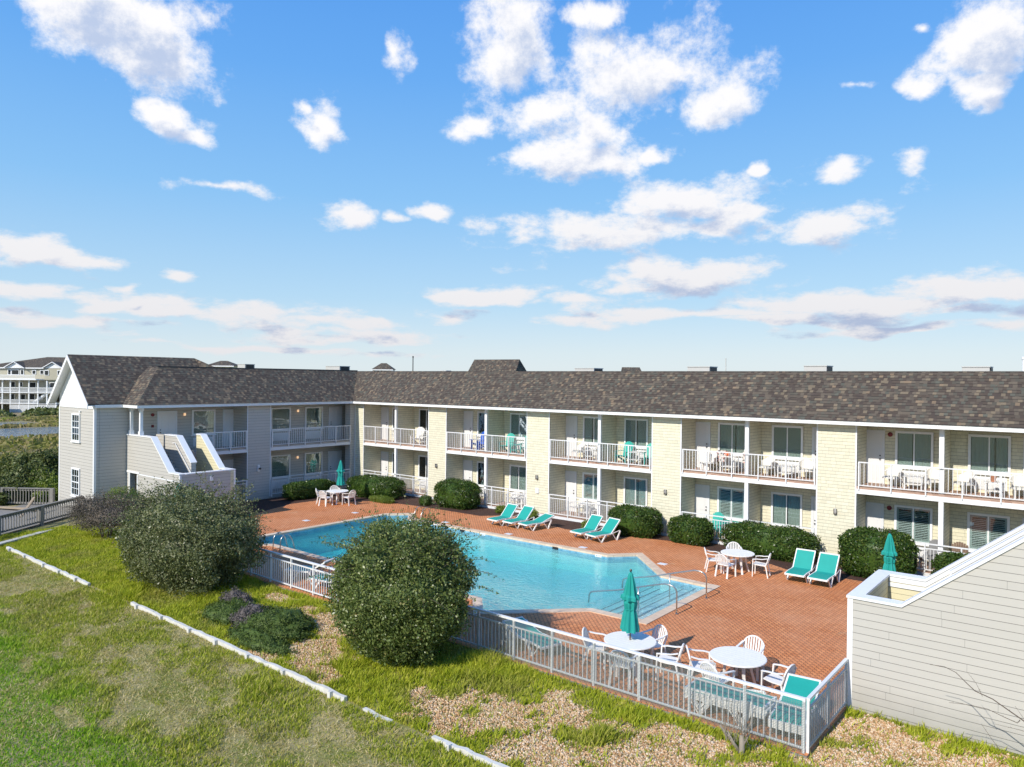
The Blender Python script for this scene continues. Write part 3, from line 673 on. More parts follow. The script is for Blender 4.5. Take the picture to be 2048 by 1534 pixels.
# --- walls of the main wing
XE = A0+6*PER+CW
part('back_wall', MB().box(-11.285, XE, DEP, DEP+.25, -.2, ZEB-.002), M['yellow'])
cols_ = [(XL, A0+CW)]+[(A0+k*PER, A0+k*PER+CW) for k in range(1, 7)]
for i, (a, b) in enumerate(cols_):
    cb = part('column', MB().box(a, b, 0, DEP-.002, -.15, ZEB-.002), M['yellow'])
    part('corner_trim', trims(None, a if i else a+.001, b, .02, ZEB-.004, 0.0), M['white'], cb)
part('patio_floor', MB().box(XL-1.5, XE, -.05, DEP-.003, -.16, ZG), M['patio'])
part('patio_edge', MB().box(A0+CW, XE, -.075, -.052, -.10, ZG-.02), M['cream_trim'])
for i in range(len(cols_)-1):
    s0, s1 = cols_[i][1], cols_[i+1][0]; o_ = -.05 if i == 4 else 0.0
    part('balcony_floor', MB().box(s0, s1, -.005, DEP-.003, ZST+.002, ZF), M['patio'])
    part('balcony_soffit', MB().box(s0, s1, .022, DEP-.003, ZSB, ZST), M['soffit'])
    part('balcony_fascia', MB().box(s0-.02, s1+.0, -.03, .020, ZSB-.005, ZST), M['white'])
    ps = s0+(2.94 if i != 4 else 2.80)
    part('partition', MB().box(ps+.015, ps+.145, .12, DEP-.004, ZG, ZEB-.004), M['yellow'])
    part('post', MB().box(ps, ps+.16, -.012, .118, ZG, ZSB-.008).box(ps, ps+.16, -.012, .118, ZF, ZEB-.003), M['white'])
    railing(None, s0+.07, s1-.02, -.06, ZF-.02, ZRU)
    railing(None, s0+.07, s1-.02, -.06, ZG+.02, ZRL, True, .115)
    kinds = {0: ('curtain','curtain','shutter','curtain'), 1: ('shutter','curtain','curtain','curtain'), 2: ('curtain','curtain','shutter','curtain'), 3: ('curtain','blind','shutter','curtain'), 4: ('curtain','curtain','shutter','shutter'), 5: ('curtain','blind','shutter','curtain')}[i]
    for lv, zf in ((0, ZF), (1, ZG)):
        door(None, s0-.22+o_, s0+.63+o_, zf+.01); z0 = zf+.72; z1 = zf+2.15
        window(None, s0+1.10+o_, s0+2.43+o_, z0, z1, kinds[lv*2]); window(None, s0+3.57+o_, s0+4.90+o_, z0, z1, kinds[lv*2+1])
        grille(None, s0+1.2+o_, s0+2.33+o_, zf+.12, zf+.60); grille(None, s0+3.67+o_, s0+4.8+o_, zf+.12, zf+.60)
        door(None, s0+5.36+o_, s0+6.2+o_, zf+.01, handle_right=False)
        if i == 4:
            al = MB().lathe([(.09, 0), (.09, .04), (.05, .055)], 16); al.v = [(s0+.86+x_, DEP-.005-z_, zf+1.99+y_) for x_, y_, z_ in al.v]
            part('fire_bell', al, M['red'])
    # oval bulkhead light on each column
    cx = (cols_[i+1][0]+cols_[i+1][1])/2
    bl = MB().lathe([(.055, 0), (.085, .03), (.085, .07), (.04, .10)], 16); bl.v = [(cx+x_*.8, -.001-z_, 1.98+y_*1.5) for x_, y_, z_ in bl.v]
    lt = part('bulkhead_light', bl, M['grey_box'], smooth=True)
    cg = MB()
    for q in (-.05, .0, .05): cg.box(cx+q-.006, cx+q+.006, -.115, -.03, 1.87, 2.09)
    part('light_guard', cg, M['brass'], lt)
b0 = MB().lathe([(.055, 0), (.085, .03), (.085, .07), (.04, .10)], 16); b0.v = [(-9.5+x_*.8, -.001-z_, 1.98+y_*1.5) for x_, y_, z_ in b0.v]; part('bulkhead_light', b0, M['grey_box'], smooth=True)
pb = MB().box(6.4-1.32, 6.4-1.12, -.05, 0, 1.15, 1.42); part('utility_box', pb, M['white'])
# --- main roof
x0r, x1r = XFL, XE+.4; RUN = 1.95
zs0, zs1 = ZET+.012, ZTOP
rf = MB()
rf.poly([(x0r, YF-.03, zs0), (x1r, YF-.03, zs0), (x1r, YF+RUN, zs1), (x0r-RUN, YF+RUN, zs1)])
rf.poly([(x0r+.03, -13.98, zs0), (x0r+.03, YF-.03, zs0), (x0r-RUN, YF+RUN, zs1), (x0r-RUN, -12.0, zs1)])
rf.poly([(-12.6, -13.98, zs0), (x0r+.03, -13.98, zs0), (x0r-RUN, -12.0, zs1), (-12.6, -12.0, zs1)])
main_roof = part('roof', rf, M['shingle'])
fl = MB().box(x0r-RUN, x1r, YF+RUN-.01, YF+RUN+.10, zs1-.10, zs1+.005).box(x0r-RUN-.10, x0r-RUN+.01, -12.0, YF+RUN-.011, zs1-.09, zs1+.06)
part('ridge_flashing', fl, M['dark_flash'], main_roof)
fl2 = MB().box(x0r-RUN+.02, x1r, YF+RUN-.10, YF+RUN-.011, zs1-.12, zs1-.075); part('brown_flashing', fl2, M['brown_flash'], main_roof)
part('flat_roof', MB().box(x0r-RUN-8.5, x1r, YF+RUN+.101, 13, zs1-.2, zs1-.06).box(x0r-RUN-8.5, x0r-RUN-.101, -8, YF+RUN+.10, zs1-.2, zs1-.06), M['dark_flash'], main_roof)
part('fascia', MB().box(XFL, x1r, YF, YF+.035, ZEB, ZET).box(XFL-.035, XFL, -13.95, YF+.035, ZEB, ZET).box(-11.1, XFL-.036, -13.95, -13.915, ZEB, ZET).box(-11.135, -11.1, -15.30, -13.915, ZEB, ZET), M['white'], main_roof)
part('drip_edge', MB().box(XFL-.02, x1r, YF-.028, YF+.02, ZET+.001, ZET+.012).box(XFL-.02, XFL+.026, -13.96, YF-.029, ZET+.001, ZET+.012), M['dark_flash'], main_roof)
part('soffit', MB().box(XFL-.036, x1r, YF+.036, DEP, ZEB+.002, ZEB+.03).box(-11.28, XFL-.037, -13.91, .9, ZEB+.002, ZEB+.03), M['soffit'], main_roof)
# --- left wing
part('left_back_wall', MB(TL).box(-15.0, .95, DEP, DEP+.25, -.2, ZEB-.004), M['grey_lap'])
part('passage_end_wall', MB().box(-11.28, -9.80, .95, 1.1, -.15, ZEB-.004), M['grey_lap'])
part('passage_door', MB().box(-11.0, -10.1, .90, .949, ZG, ZG+2.05).box(-11.0, -10.1, .90, .949, ZF, ZF+2.05), M['dark_room'])
for (a, b) in ((A0+.394-7.71-(-10.0), 0),): pass
cb = part('left_column', MB(TL).box(-7.71, -6.18, 0, DEP-.002, -.15, ZEB-.002), M['grey_lap'])
part('corner_trim', trims(TL, -7.71, -6.18, .02, ZEB-.004, 0.0), M['cream_trim'], cb)
part('left_corner_column', MB(TL).box(-.38, -.002, 0.001, .5, -.15, ZEB-.003), M['grey_lap'])
part('left_patio_floor', MB(TL).box(-13.38, -.06, -.02, DEP-.003, -.16, ZG), M['concrete'])
for (s0, s1) in ((-13.38, -7.71), (-6.18, -.38)):
    part('walkway_floor', MB(TL).box(s0, s1, -.005, DEP-.003, ZST+.002, ZF), M['concrete'])
    part('walkway_soffit', MB(TL).box(s0, s1, .022, DEP-.003, ZSB, ZST), M['soffit'])
    part('walkway_fascia', MB(TL).box(s0, s1, -.03, .020, ZSB-.005, ZST), M['cream_trim'])
part('walkway_floor', MB(TL).box(-.38, .95, .5, DEP-.003, ZSB, ZF-.003), M['concrete'])
railing(TL, -6.15, -.40, -.06, ZF-.02, ZRU); railing(TL, -6.15, -.40, -.06, ZG+.02, ZRL, True, .115)
railing(TL, -10.75, -7.75, -.06, ZF-.02, ZRU); railing(TL, -10.75, -7.75, -.06, ZG+.02, ZRL, True, .115)
for lv, zf in ((0, ZF), (1, ZG)):
    window(TL, -5.25, -3.86, zf+.75, zf+2.16, 'blind', False); window(TL, -2.80, -1.45, zf+.75, zf+2.16, 'curtain', False)
    door(TL, -.88, -.0, zf+.01, handle_right=False)
    window(TL, -10.2, -8.83, zf+.75, zf+2.16, 'blind', False); door(TL, -8.26, -7.38, zf+.01)
    door(TL, -12.03, -11.13, zf+.01, handle_right=False)
    grille(TL, -5.15, -3.96, zf+.12, zf+.60); grille(TL, -2.7, -1.55, zf+.12, zf+.60); grille(TL, -10.1, -8.93, zf+.12, zf+.60)
    for q in (-3.34, -10.63):
        l_ = part('wall_lantern', MB(TL).box(q-.06, q+.06, DEP-.11, DEP, zf+2.0, zf+2.05).box(q-.02, q+.02, DEP-.04, DEP, zf+1.86, zf+2.0), M['cream_trim'])
        part('lantern_glass', MB(TL).box(q-.05, q+.05, DEP-.10, DEP-.041, zf+1.86, zf+1.999), M['lamp'], l_)
al = MB().lathe([(.09, 0), (.09, .04), (.05, .055)], 16); al.v = [(XL-DEP+.005+z_, -12.36+x_, ZF+1.95+y_) for x_, y_, z_ in al.v]; part('fire_bell', al, M['red'])
part('fire_alarm_box', MB(TL).box(-12.42, -12.30, DEP-.05, DEP, ZF+1.28, ZF+1.42), M['red'])
fld = MB(TL).box(-7.05, -6.92, -.07, -.001, 1.62, 2.0); fb_ = part('floodlight', fld, M['white']); part('floodlight_lamp', MB(TL).lathe([(.03, 0), (.06, .1), (.055, .16)], 12), M['brass'], fb_)
lampo = bpy.data.objects[fb_.children[0].name]
lampo.data.transform(Matrix.Identity(4)); lampo.data = lampo.data
for v in lampo.data.vertices:
    q = v.co.copy(); r_ = Vector((q.x-XL, q.y, q.z)); v.co = (XL+.07+r_.z, -6.98+r_.y, 1.8+r_.x)
# --- gable tower
GX0, GX1, GY0 = -15.85, -11.30, -15.25; RX, RZ = -13.75, 8.10
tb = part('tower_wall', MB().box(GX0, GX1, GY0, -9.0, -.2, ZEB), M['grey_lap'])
part('tower_trim', MB().box(GX1-.11, GX1+.014, GY0-.014, GY0+.10, .0, ZEB-.002).box(GX0-.014, GX0+.10, GY0-.014, GY0+.10, .0, ZEB-.002).box(GX0+.101, GX1-.111, GY0-.012, GY0, ZEB-.06, ZEB+.22), M['white'], tb)
zg_ = lambda x_: RZ-.055-abs(x_-RX)*(RZ-ZET)/2.65
gb = MB().prism_y([(GX0, ZEB+.001), (GX1, ZEB+.001), (GX1, zg_(GX1)), (RX, zg_(RX)), (GX0, zg_(GX0))], GY0+.003, GY0+.18); part('gable_board', gb, M['board_batten'], tb)
bt = MB(); q = GX0+.35
while q < GX1-.2:
    h_ = zg_(q)-.22; bt.box(q-.02, q+.02, GY0-.010, GY0+.003, ZEB+.22, max(h_, ZEB+.25)); q += .30
part('battens', bt, M['white'], tb)
for zf in (2.35+1.26, .76): window(None, -14.02, -12.98, zf, zf+1.47, 'sash', False, tb, GY0)
part('security_light', MB().box(-13.05, -12.9, GY0-.08, GY0, 5.16, 5.24), M['white'], tb)
EX = 2.65; gr_ = MB(); yF, yB = -15.62, -8.8; th = .06
sl = (RZ-ZET)/EX
def gable_slab(sg):
    p = [(RX, RZ), (RX+sg*EX, ZET)]
    top = [(RX, yF, RZ+th), (RX+sg*EX, yF, ZET+th), (RX+sg*EX, yB-.0, ZET+th), (RX, yB, RZ+th)]
    bot = [(a, b, c_-th) for a, b, c_ in top]
    fs = [(0, 1, 2, 3), (7, 6, 5, 4), (0, 4, 5, 1), (1, 5, 6, 2), (2, 6, 7, 3)]
    if sg < 0: fs = [tuple(reversed(f)) for f in fs]
    return top+bot, fs
for sg in (1, -1): v_, f_ = gable_slab(sg); gr_.add(v_, f_)
gr_.poly([(RX+EX*.2, yB, ZTOP-.3), (RX-EX, yB, ZET), (RX-EX, yB+1.2, ZET)])
gr_.add([(RX, yB, RZ+th), (RX+1.6, yB+.9, ZTOP-.1), (RX-1.6, yB+.9, ZTOP-.1), (RX+.8, yB, ZTOP-.1), (RX-.8, yB, ZTOP-.1)], [(0, 1, 2), (0, 3, 1), (0, 2, 4)])
groof = part('tower_roof', gr_, M['shingle'])
rk = MB()
for sg in (1, -1):
    pr = [(RX, RZ+.03), (RX, RZ-.20), (RX+sg*EX, ZET-.20), (RX+sg*EX, ZET+.03)]
    if sg < 0: pr = pr[::-1]
    pr = pr[::-1]
    rk.prism_y(pr, yF-.035, yF-.004)
part('rake_board', rk, M['white'], groof)
rs = MB()
for sg in (1, -1):
    a_, b_ = (RX, RZ-.03), (RX+sg*EX, ZET-.03); rs.add([(a_[0], yF, a_[1]-.02), (b_[0], yF, b_[1]-.02), (b_[0], GY0, b_[1]-.02), (a_[0], GY0, a_[1]-.02)], [(0, 3, 2, 1)])
rs.box(-11.30, -11.136, -15.3, -13.95, ZEB+.001, ZEB+.02); part('rake_soffit', rs, M['white'], groof)
# --- stair block of the left wing
def stair_block(mirror, x_end, root, tall_x, yw0, yw1):
    """x_end: x of the low end wall's outer face; mirror=+1 rises towards -X, -1 rises towards +X"""
    sgn = -1 if mirror > 0 else 1
    X = lambda u: x_end+sgn*u            # u metres from the low end
    def wall(y0, y1, prof, mat, name, capw=.06, cap=True):
        pr = [(X(u), z) for u, z in prof]
        a = sum(pr[i][0]*pr[(i+1) % len(pr)][1]-pr[(i+1) % len(pr)][0]*pr[i][1] for i in range(len(pr)))
        if a < 0: pr = pr[::-1]
        return MB().prism_y(pr, y0, y1).build(name, mat, root)
    def capstrip(y0, y1, pts, name='wall_cap'):
        ym = (y0+y1)/2; P3 = [Vector((X(u), ym, z+.028)) for u, z in pts]
        vs = []; hw = (y1-y0)/2+.035
        for i, p in enumerate(P3):
            tin = (P3[i]-P3[i-1]).normalized() if i else (P3[1]-P3[0]).normalized(); tout = (P3[i+1]-P3[i]).normalized() if i < len(P3)-1 else tin
            na = Vector((-tin.z, 0, tin.x)); nb = Vector((-tout.z, 0, tout.x)); nn_ = (na+nb); nn_ = nn_/(1+na.dot(nb))
            if nn_.z < 0: nn_ = -nn_
            for (yy, o2) in ((-hw, -.03), (hw, -.03), (hw, .025), (-hw, .025)): vs.append((p.x+nn_.x*o2, p.y+yy, p.z+nn_.z*o2))
        fs = []
        for i in range(len(P3)-1):
            a, b = i*4, i*4+4
            for k in range(4): fs.append((a+k, a+(k+1) % 4, b+(k+1) % 4, b+k) if sgn < 0 else (a+(k+1) % 4, a+k, b+k, b+(k+1) % 4))
        e = (len(P3)-1)*4; fs += [(3, 2, 1, 0), (e, e+1, e+2, e+3)]
        MB().add(vs, fs).build(name, M['white'], root)
        # white fascia band under the cap on the outer face
    lo, hi = 2.40, 4.0
    return X, wall, capstrip
XS = -5.62
X, wall, cap = stair_block(1, XS, motel, -8.54, -13.67, -10.85)
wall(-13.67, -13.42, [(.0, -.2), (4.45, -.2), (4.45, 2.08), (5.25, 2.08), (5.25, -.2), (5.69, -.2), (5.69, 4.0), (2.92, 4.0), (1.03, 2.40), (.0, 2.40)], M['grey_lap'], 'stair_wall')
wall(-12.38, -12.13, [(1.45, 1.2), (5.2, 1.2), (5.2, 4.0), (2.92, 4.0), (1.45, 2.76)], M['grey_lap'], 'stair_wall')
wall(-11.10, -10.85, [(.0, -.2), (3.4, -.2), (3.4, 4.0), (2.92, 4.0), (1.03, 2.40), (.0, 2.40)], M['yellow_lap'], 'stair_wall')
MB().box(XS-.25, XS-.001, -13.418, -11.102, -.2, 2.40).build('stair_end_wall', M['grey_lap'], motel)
cap(-13.67, -13.42, [(0, 2.4), (1.03, 2.4), (2.92, 4.0), (5.69, 4.0)]); cap(-12.38, -12.13, [(1.43, 2.74), (2.92, 4.0), (4.2, 4.0)]); cap(-11.10, -10.85, [(0, 2.4), (1.03, 2.4), (2.92, 4.0), (3.4, 4.0)])
MB().box(XS-.27, XS+.035, -13.385, -11.135, 2.402, 2.455).build('wall_cap', M['white'], motel)
MB().box(XS-.08, XS+.012, -13.69, -13.60, -.1, 2.38).box(XS-.08, XS+.012, -10.93, -10.838, -.1, 2.38).box(XS-4.2, XS-.081, -13.69, -13.671, 2.04, 2.10).box(XS-4.45, XS-4.35, -13.69, -13.671, -.1, 2.03).box(-11.2, XS-4.2, -13.70, -13.671, 2.08, 2.18).box(-11.0, -10.88, -13.69, -13.60, -.1, 2.07).build('stair_trim', M['white'], motel)
MB().box(XS-.0, XS+.07, -12.2, -12.05, 2.0, 2.22).build('wall_light', M['white'], motel)
st_ = MB()
for k in range(9): u = 1.50+k*.26; st_.box(X(u+.26), X(u), -13.418, -12.382, 1.2, 1.55+.165*k)
st_.box(X(1.5), XS-.251, -13.418, -11.102, 1.15, 1.40)
for k in range(8): u = 1.50+k*.26; st_.box(X(u+.26), X(u), -12.128, -11.102, .0, 1.23-.165*k)
st_.build('stair_steps', M['grey_box'], motel)
MB().box(-11.28, X(3.84), -13.418, -10.5, 2.80, ZF-.002).build('stair_landing', M['concrete'], motel)
MB().tube([(X(1.2), -12.44, 2.15), (X(3.0), -12.44, 3.66), (X(3.25), -12.44, 3.66)], .02, 8).build('stair_handrail', M['white_metal'], motel)
for q in (-9.95, -11.05):
    MB().box(q-.07, q+.07, -13.62, -13.48, 4.07, ZEB+.001).box(q-.10, q+.10, -13.65, -13.45, 4.055, 4.25).box(q-.10, q+.10, -13.65, -13.45, ZEB-.15, ZEB-.001).build('porch_post', M['white'], motel)
part('rooftop_vent', MB().box(-8.0, -7.4, 6, 6.5, ZTOP-.06, ZTOP+.12), M['grey_box'])

# --- near stair enclosure on the right
ns = tag(empty('stair_enclosure', (23.94, -13.5, 0)), 'grey lap sided stair enclosure with stepped white caps at the right edge', 'stair enclosure')
class OffRoot: pass
def build_ns(mb_, name, mat): return mb_.build(name, mat, ns, off=(23.94, -13.5, 0))
def nsprism(prof, y0, y1, name, mat): return build_ns(MB().prism_y(prof, y0, y1), name, mat)
YW = -13.50; XN = 23.93
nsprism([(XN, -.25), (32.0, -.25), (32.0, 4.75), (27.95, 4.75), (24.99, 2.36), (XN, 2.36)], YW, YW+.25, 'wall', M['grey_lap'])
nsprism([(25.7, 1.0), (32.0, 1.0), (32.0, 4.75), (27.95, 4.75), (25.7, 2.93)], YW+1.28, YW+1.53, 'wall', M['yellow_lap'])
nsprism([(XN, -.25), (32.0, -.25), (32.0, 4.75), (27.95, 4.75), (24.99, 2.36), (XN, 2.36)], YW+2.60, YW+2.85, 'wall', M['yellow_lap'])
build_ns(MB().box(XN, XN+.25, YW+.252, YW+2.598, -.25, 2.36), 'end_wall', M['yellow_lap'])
def nscap(y0, y1, pts, name):
    vs = []; P3 = [Vector((x_, 0, z_)) for x_, z_ in pts]; hw0, hw1 = y0, y1
    for i, p in enumerate(P3):
        tin = (P3[i]-P3[i-1]).normalized() if i else (P3[1]-P3[0]).normalized(); tout = (P3[i+1]-P3[i]).normalized() if i < len(P3)-1 else tin
        na = Vector((-tin.z, 0, tin.x)); nb = Vector((-tout.z, 0, tout.x)); nn_ = (na+nb)/(1+na.dot(nb))
        for (yy, o2) in ((y0, 0.0), (y1, 0.0), (y1, .055), (y0, .055)): vs.append((p.x+nn_.x*o2, yy, p.z+nn_.z*o2))
    fs = []
    for i in range(len(P3)-1):
        a, b = i*4, i*4+4
        for k in range(4): fs.append((a+(k+1) % 4, a+k, b+k, b+(k+1) % 4))
    e = (len(P3)-1)*4; fs += [(3, 2, 1, 0), (e, e+1, e+2, e+3)]
    return build_ns(MB().add(vs, fs), name, M['white'])
PTS = [(XN-.03, 2.365), (24.99, 2.365), (27.95, 4.755), (32, 4.755)]
nscap(YW-.035, YW+.285, PTS, 'wall_cap'); nscap(YW+1.245, YW+1.565, [(25.68, 2.92), (27.95, 4.755), (32, 4.755)], 'wall_cap'); nscap(YW+2.565, YW+2.885, PTS, 'wall_cap')
build_ns(MB().box(XN-.03, XN+.285, YW+.286, YW+2.564, 2.366, 2.42), 'wall_cap', M['white'])
# fascia boards below the caps (inner faces) and corner board
def band(y0, y1, zo, h, pts, name='fascia_board'):
    vs = []; n_ = len(pts)
    prof = [(x_, z_-zo) for x_, z_ in pts]+[(x_, z_-zo-h) for x_, z_ in pts[::-1]]
    return build_ns(MB().prism_y(prof[::-1], y0, y1), name, M['white'])
band(YW+2.58, YW+2.598, .01, .11, [(XN+.26, 2.36), (24.99, 2.36), (27.95, 4.75), (32, 4.75)])
band(YW+2.565, YW+2.579, .14, .10, [(XN+.26, 2.36), (24.99, 2.36), (27.95, 4.75), (32, 4.75)])
band(YW+1.26, YW+1.278, .01, .16, [(25.7, 2.93), (27.95, 4.75), (32, 4.75)])
build_ns(MB().box(XN-.012, XN+.10, YW-.014, YW+.08, -.12, 2.35), 'corner_board', M['white'])
sm = MB()
for k in range(9): sm.box(25.9+k*.26, 26.16+k*.26, YW+.252, YW+1.278, .8, 1.4+.165*k)
sm.box(XN+.252, 25.9, YW+.252, YW+2.598, 1.0, 1.25); build_ns(sm, 'steps', M['concrete'])
#PART3
# ------------------------------------------------------------------ poolside fence
def fence(name, p0, p1, root, z0=0.0, h=1.05, mesh=True, pst=1.22):
    p0, p1 = Vector((*p0, 0)), Vector((*p1, 0)); L = (p1-p0).length; u = (p1-p0)/L; ox, oy = root.location.x, root.location.y
    T = lambda p: (p0.x+u.x*p[0]-u.y*p[1]-ox, p0.y+u.y*p[0]+u.x*p[1]-oy, p[2])
    MB(T).box(0, L, -.035, .035, h-.05, h).build('top_rail', M['white_metal'], root)
    MB(T).box(0, L, -.02, .02, h-.23, h-.195).build('mid_rail', M['white_metal'], root)
    MB(T).box(0, L, -.02, .02, z0+.07, z0+.105).build('bottom_rail', M['white_metal'], root)
    n_ = max(1, round(L/pst))
    for i in range(n_+1):
        q = min(max(L*i/n_, .03), L-.03); MB(T).box(q-.026, q+.026, -.026, .026, -.08, h-.051).build('post', M['white_metal'], root)
    nb = int(L/.122); b = MB(T)
    for i in range(nb):
        q = (i+.5)*L/nb; b.box(q-.0105, q+.0105, -.0105, .0105, z0+.106, h-.231)
    o = b.build('balusters', M['white_metal'], root); o['kind'] = 'stuff'
    if mesh:
        w_ = MB(T); t = .0029; q = 0.0; zt = h-.06; zb = -.06
        while q < L: w_.add([(q-t, -.036, zb), (q+t, -.036, zb), (q+t, -.036, zt), (q-t, -.036, zt)], [(0, 1, 2, 3)]); q += .031
        z = zb
        while z < zt: w_.add([(0, -.038, z-t), (L, -.038, z-t), (L, -.038, z+t), (0, -.038, z+t)], [(0, 1, 2, 3)]); z += .031
        w_.build('wire_netting', M['netting'], root, uv=False)
M['netting'] = plain('netting_wire', (.20, .23, .21), .6, .1, metal=.1)
f1 = tag(empty('pool_fence', (14.5, -16.25, 0)), 'white metal picket fence with wire netting along the lawn side of the pool deck', 'fence')
fence('pool_fence', (9.6, -16.25), (23.90, -16.25), f1)
f2 = tag(empty('pool_fence', (23.92, -14.9, 0)), 'short white picket fence run from the corner post to the grey stair enclosure', 'fence')
fence('pool_fence', (23.93, -16.22), (23.93, -13.56), f2)
f3 = tag(empty('pool_fence', (3, -16.2, 0)), 'white picket fence without netting between the two big round bushes', 'fence')
fence('pool_fence', (-5.2, -16.20), (9.57, -16.20), f3, mesh=False)
# ------------------------------------------------------------------ white garden border
for i, (a, b, zt, lab) in enumerate([(-6.7, 1.55, .10, 'low peeling white timber border at the far left of the lawn'), (4.7, 15.35, .10, 'long low white timber border running across the middle of the lawn'), (15.9, 16.9, .02, 'short stub of white timber border half buried in grass'), (18.0, 21.5, .10, 'low white timber border at the bottom edge of the picture')]):
    r = tag(empty('garden_border', ((a+b)/2, -20.33, 0)), lab, 'border'); rx = r.location.x; m_ = MB(); q = a; vs = []
    pts = []; x_ = a
    while x_ < b: pts.append((x_-rx, random.uniform(-.012, .012), zt-.20+random.uniform(-.022, .014))); x_ += .22
    m_.strip(pts, .045, .22, (0, 1, 0))
    m_.build('rail', M['weathered_white'], r); x_ = a+.5
    while x_ < b: MB().box(x_-.05-rx, x_+.05-rx, -.125, -.05, -.3, zt-.075).build('stake', M['weathered_white'], r); x_ += random.uniform(1.4, 2.0)
M['wood_pale'] = plain('pale_wood', (.48, .46, .42), .9, .2, 5)
# ------------------------------------------------------------------ boardwalk and its railings
bw = MB()
def bwf(p, q, w_, z, mb_):
    p, q = Vector((*p, 0)), Vector((*q, 0)); u = (q-p).normalized(); L = (q-p).length; nn_ = Vector((-u.y, u.x, 0)); x_ = 0
    while x_ < L:
        a = p+u*x_; b = p+u*(x_+.135); mb_.poly([(a.x, a.y, z), (b.x, b.y, z), (b.x+nn_.x*w_, b.y+nn_.y*w_, z), (a.x+nn_.x*w_, a.y+nn_.y*w_, z)]); x_ += .143
bwf((-6.9, -22.2), (-13.2, -14.4), -5.0, .02, bw) if False else None
BA, BB = Vector((-8.2, -21.6, 0)), Vector((-13.9, -13.3, 0)); ub = (BB-BA).normalized(); nb_ = Vector((-ub.y, ub.x, 0)); Lb = (BB-BA).length
x_ = -4.0
while x_ < Lb-.4:
    a = BA+ub*x_; b = BA+ub*(x_+.135); wd = 4.7; bw.add([(a.x, a.y, .02), (b.x, b.y, .02), (b.x+nb_.x*wd, b.y+nb_.y*wd, .02), (a.x+nb_.x*wd, a.y+nb_.y*wd, .02)], [(0, 1, 2, 3)]); x_ += .143
bw.add([(*(BA-ub*4).xy, -.35), (*BB.xy, -.35), (*BB.xy, -.02), (*(BA-ub*4).xy, -.02)], [(0, 1, 2, 3), (3, 2, 1, 0)])
struct('boardwalk', bw, M['wood_grey'])
def timber_rail(p0, p1, h, label, mat):
    r = tag(empty('timber_railing', p0), label, 'railing'); P0 = Vector((p0[0], p0[1], 0)); P1 = Vector((p1[0], p1[1], 0)); L = (P1-P0).length; u = (P1-P0)/L
    T = lambda p: (u.x*p[0]-u.y*p[1], u.y*p[0]+u.x*p[1], p[2])
    MB(T).box(0, L, -.09, .09, h, h+.04).build('top_rail', mat, r); MB(T).box(0, L, -.02, .02, h-.12, h-.002).build('upper_rail', mat, r); MB(T).box(0, L, -.02, .02, .08, .17).build('lower_rail', mat, r)
    n_ = round(L/2.6)
    for i in range(n_+1): q = min(max(L*i/n_, .1), L-.1); MB(T).box(q-.09, q+.09, -.095, .095, -.3, h-.001).build('post', mat, r)
    b = MB(T); q = .1
    while q < L: b.box(q-.018, q+.018, -.055, -.021, .08, h-.02); q += .16
    b.build('balusters', mat, r)
d0 = BA-ub*3.2
timber_rail((d0.x, d0.y, 0), (BB.x-.05, BB.y-.1, 0), .84, 'weathered grey timber railing along the lawn side of the boardwalk', M['wood_grey'])
e0 = BA+nb_*4.6-ub*1.5; e1 = Vector((-15.95, -15.45, 0))
timber_rail((-20.6, -18.9, 0), (e1.x, e1.y, 0), .90, 'weathered timber railing behind the boardwalk in front of the dark shrubs', M['wood_grey'])
for k, (a, b, z, lab) in enumerate([((-17.5, -18.2), (-14.2, -16.6), .10, 'loose grey timber lying on the boardwalk'), ((-7.3, -20.6), (-9.0, -17.9), -.02, 'pale loose board lying on the grass edge beside the boardwalk')]):
    dv = Vector((b[0]-a[0], b[1]-a[1], 0)); r = MB().box(0, dv.length, -.09, .09, 0, .06).box(.2, dv.length*.9, .10, .24, 0, .05).build('timber_board', M['wood_tan' if k == 0 else 'wood_pale'])
    r.location = (a[0], a[1], z); r.rotation_euler = (0, 0, math.atan2(dv.y, dv.x)); tag(r, lab, 'board')
r = MB().box(-.05, .05, -1.3, 1.3, 0, .08).build('timber_board', M['wood_tan']); r.location = (-13.4, -17.5, .45); r.rotation_euler = (math.radians(12), 0, math.radians(60)); tag(r, 'tan timber leaning up against the boardwalk railing', 'board')

# ------------------------------------------------------------------ foliage
def leaves(P, Nrm, size, ar=.55, tilt=.7):
    n_ = len(P); d_ = Nrm+rng.normal(size=(n_, 3))*tilt; d_ /= np.linalg.norm(d_, axis=1, keepdims=True)
    r_ = rng.normal(size=(n_, 3)); t_ = np.cross(d_, r_); t_ /= np.linalg.norm(t_, axis=1, keepdims=True); b_ = np.cross(d_, t_)
    L = (size*rng.uniform(.6, 1.25, n_))[:, None]; w_ = L*ar*.5
    fold = d_*L*.12
    V = np.stack([P, P+t_*L*.5+b_*w_+fold, P+t_*L, P+t_*L*.5-b_*w_+fold], 1)
    return V.reshape(-1, 3), np.arange(n_*4).reshape(-1, 4)
def lump(dirs, seed, amp, fr):
    return np.array([1+amp*mnoise.noise(Vector((d_[0]*fr+seed, d_[1]*fr, d_[2]*fr)))+amp*.5*mnoise.noise(Vector((d_[0]*fr*2.4+seed, d_[1]*fr*2.4, d_[2]*fr*2.4))) for d_ in dirs])
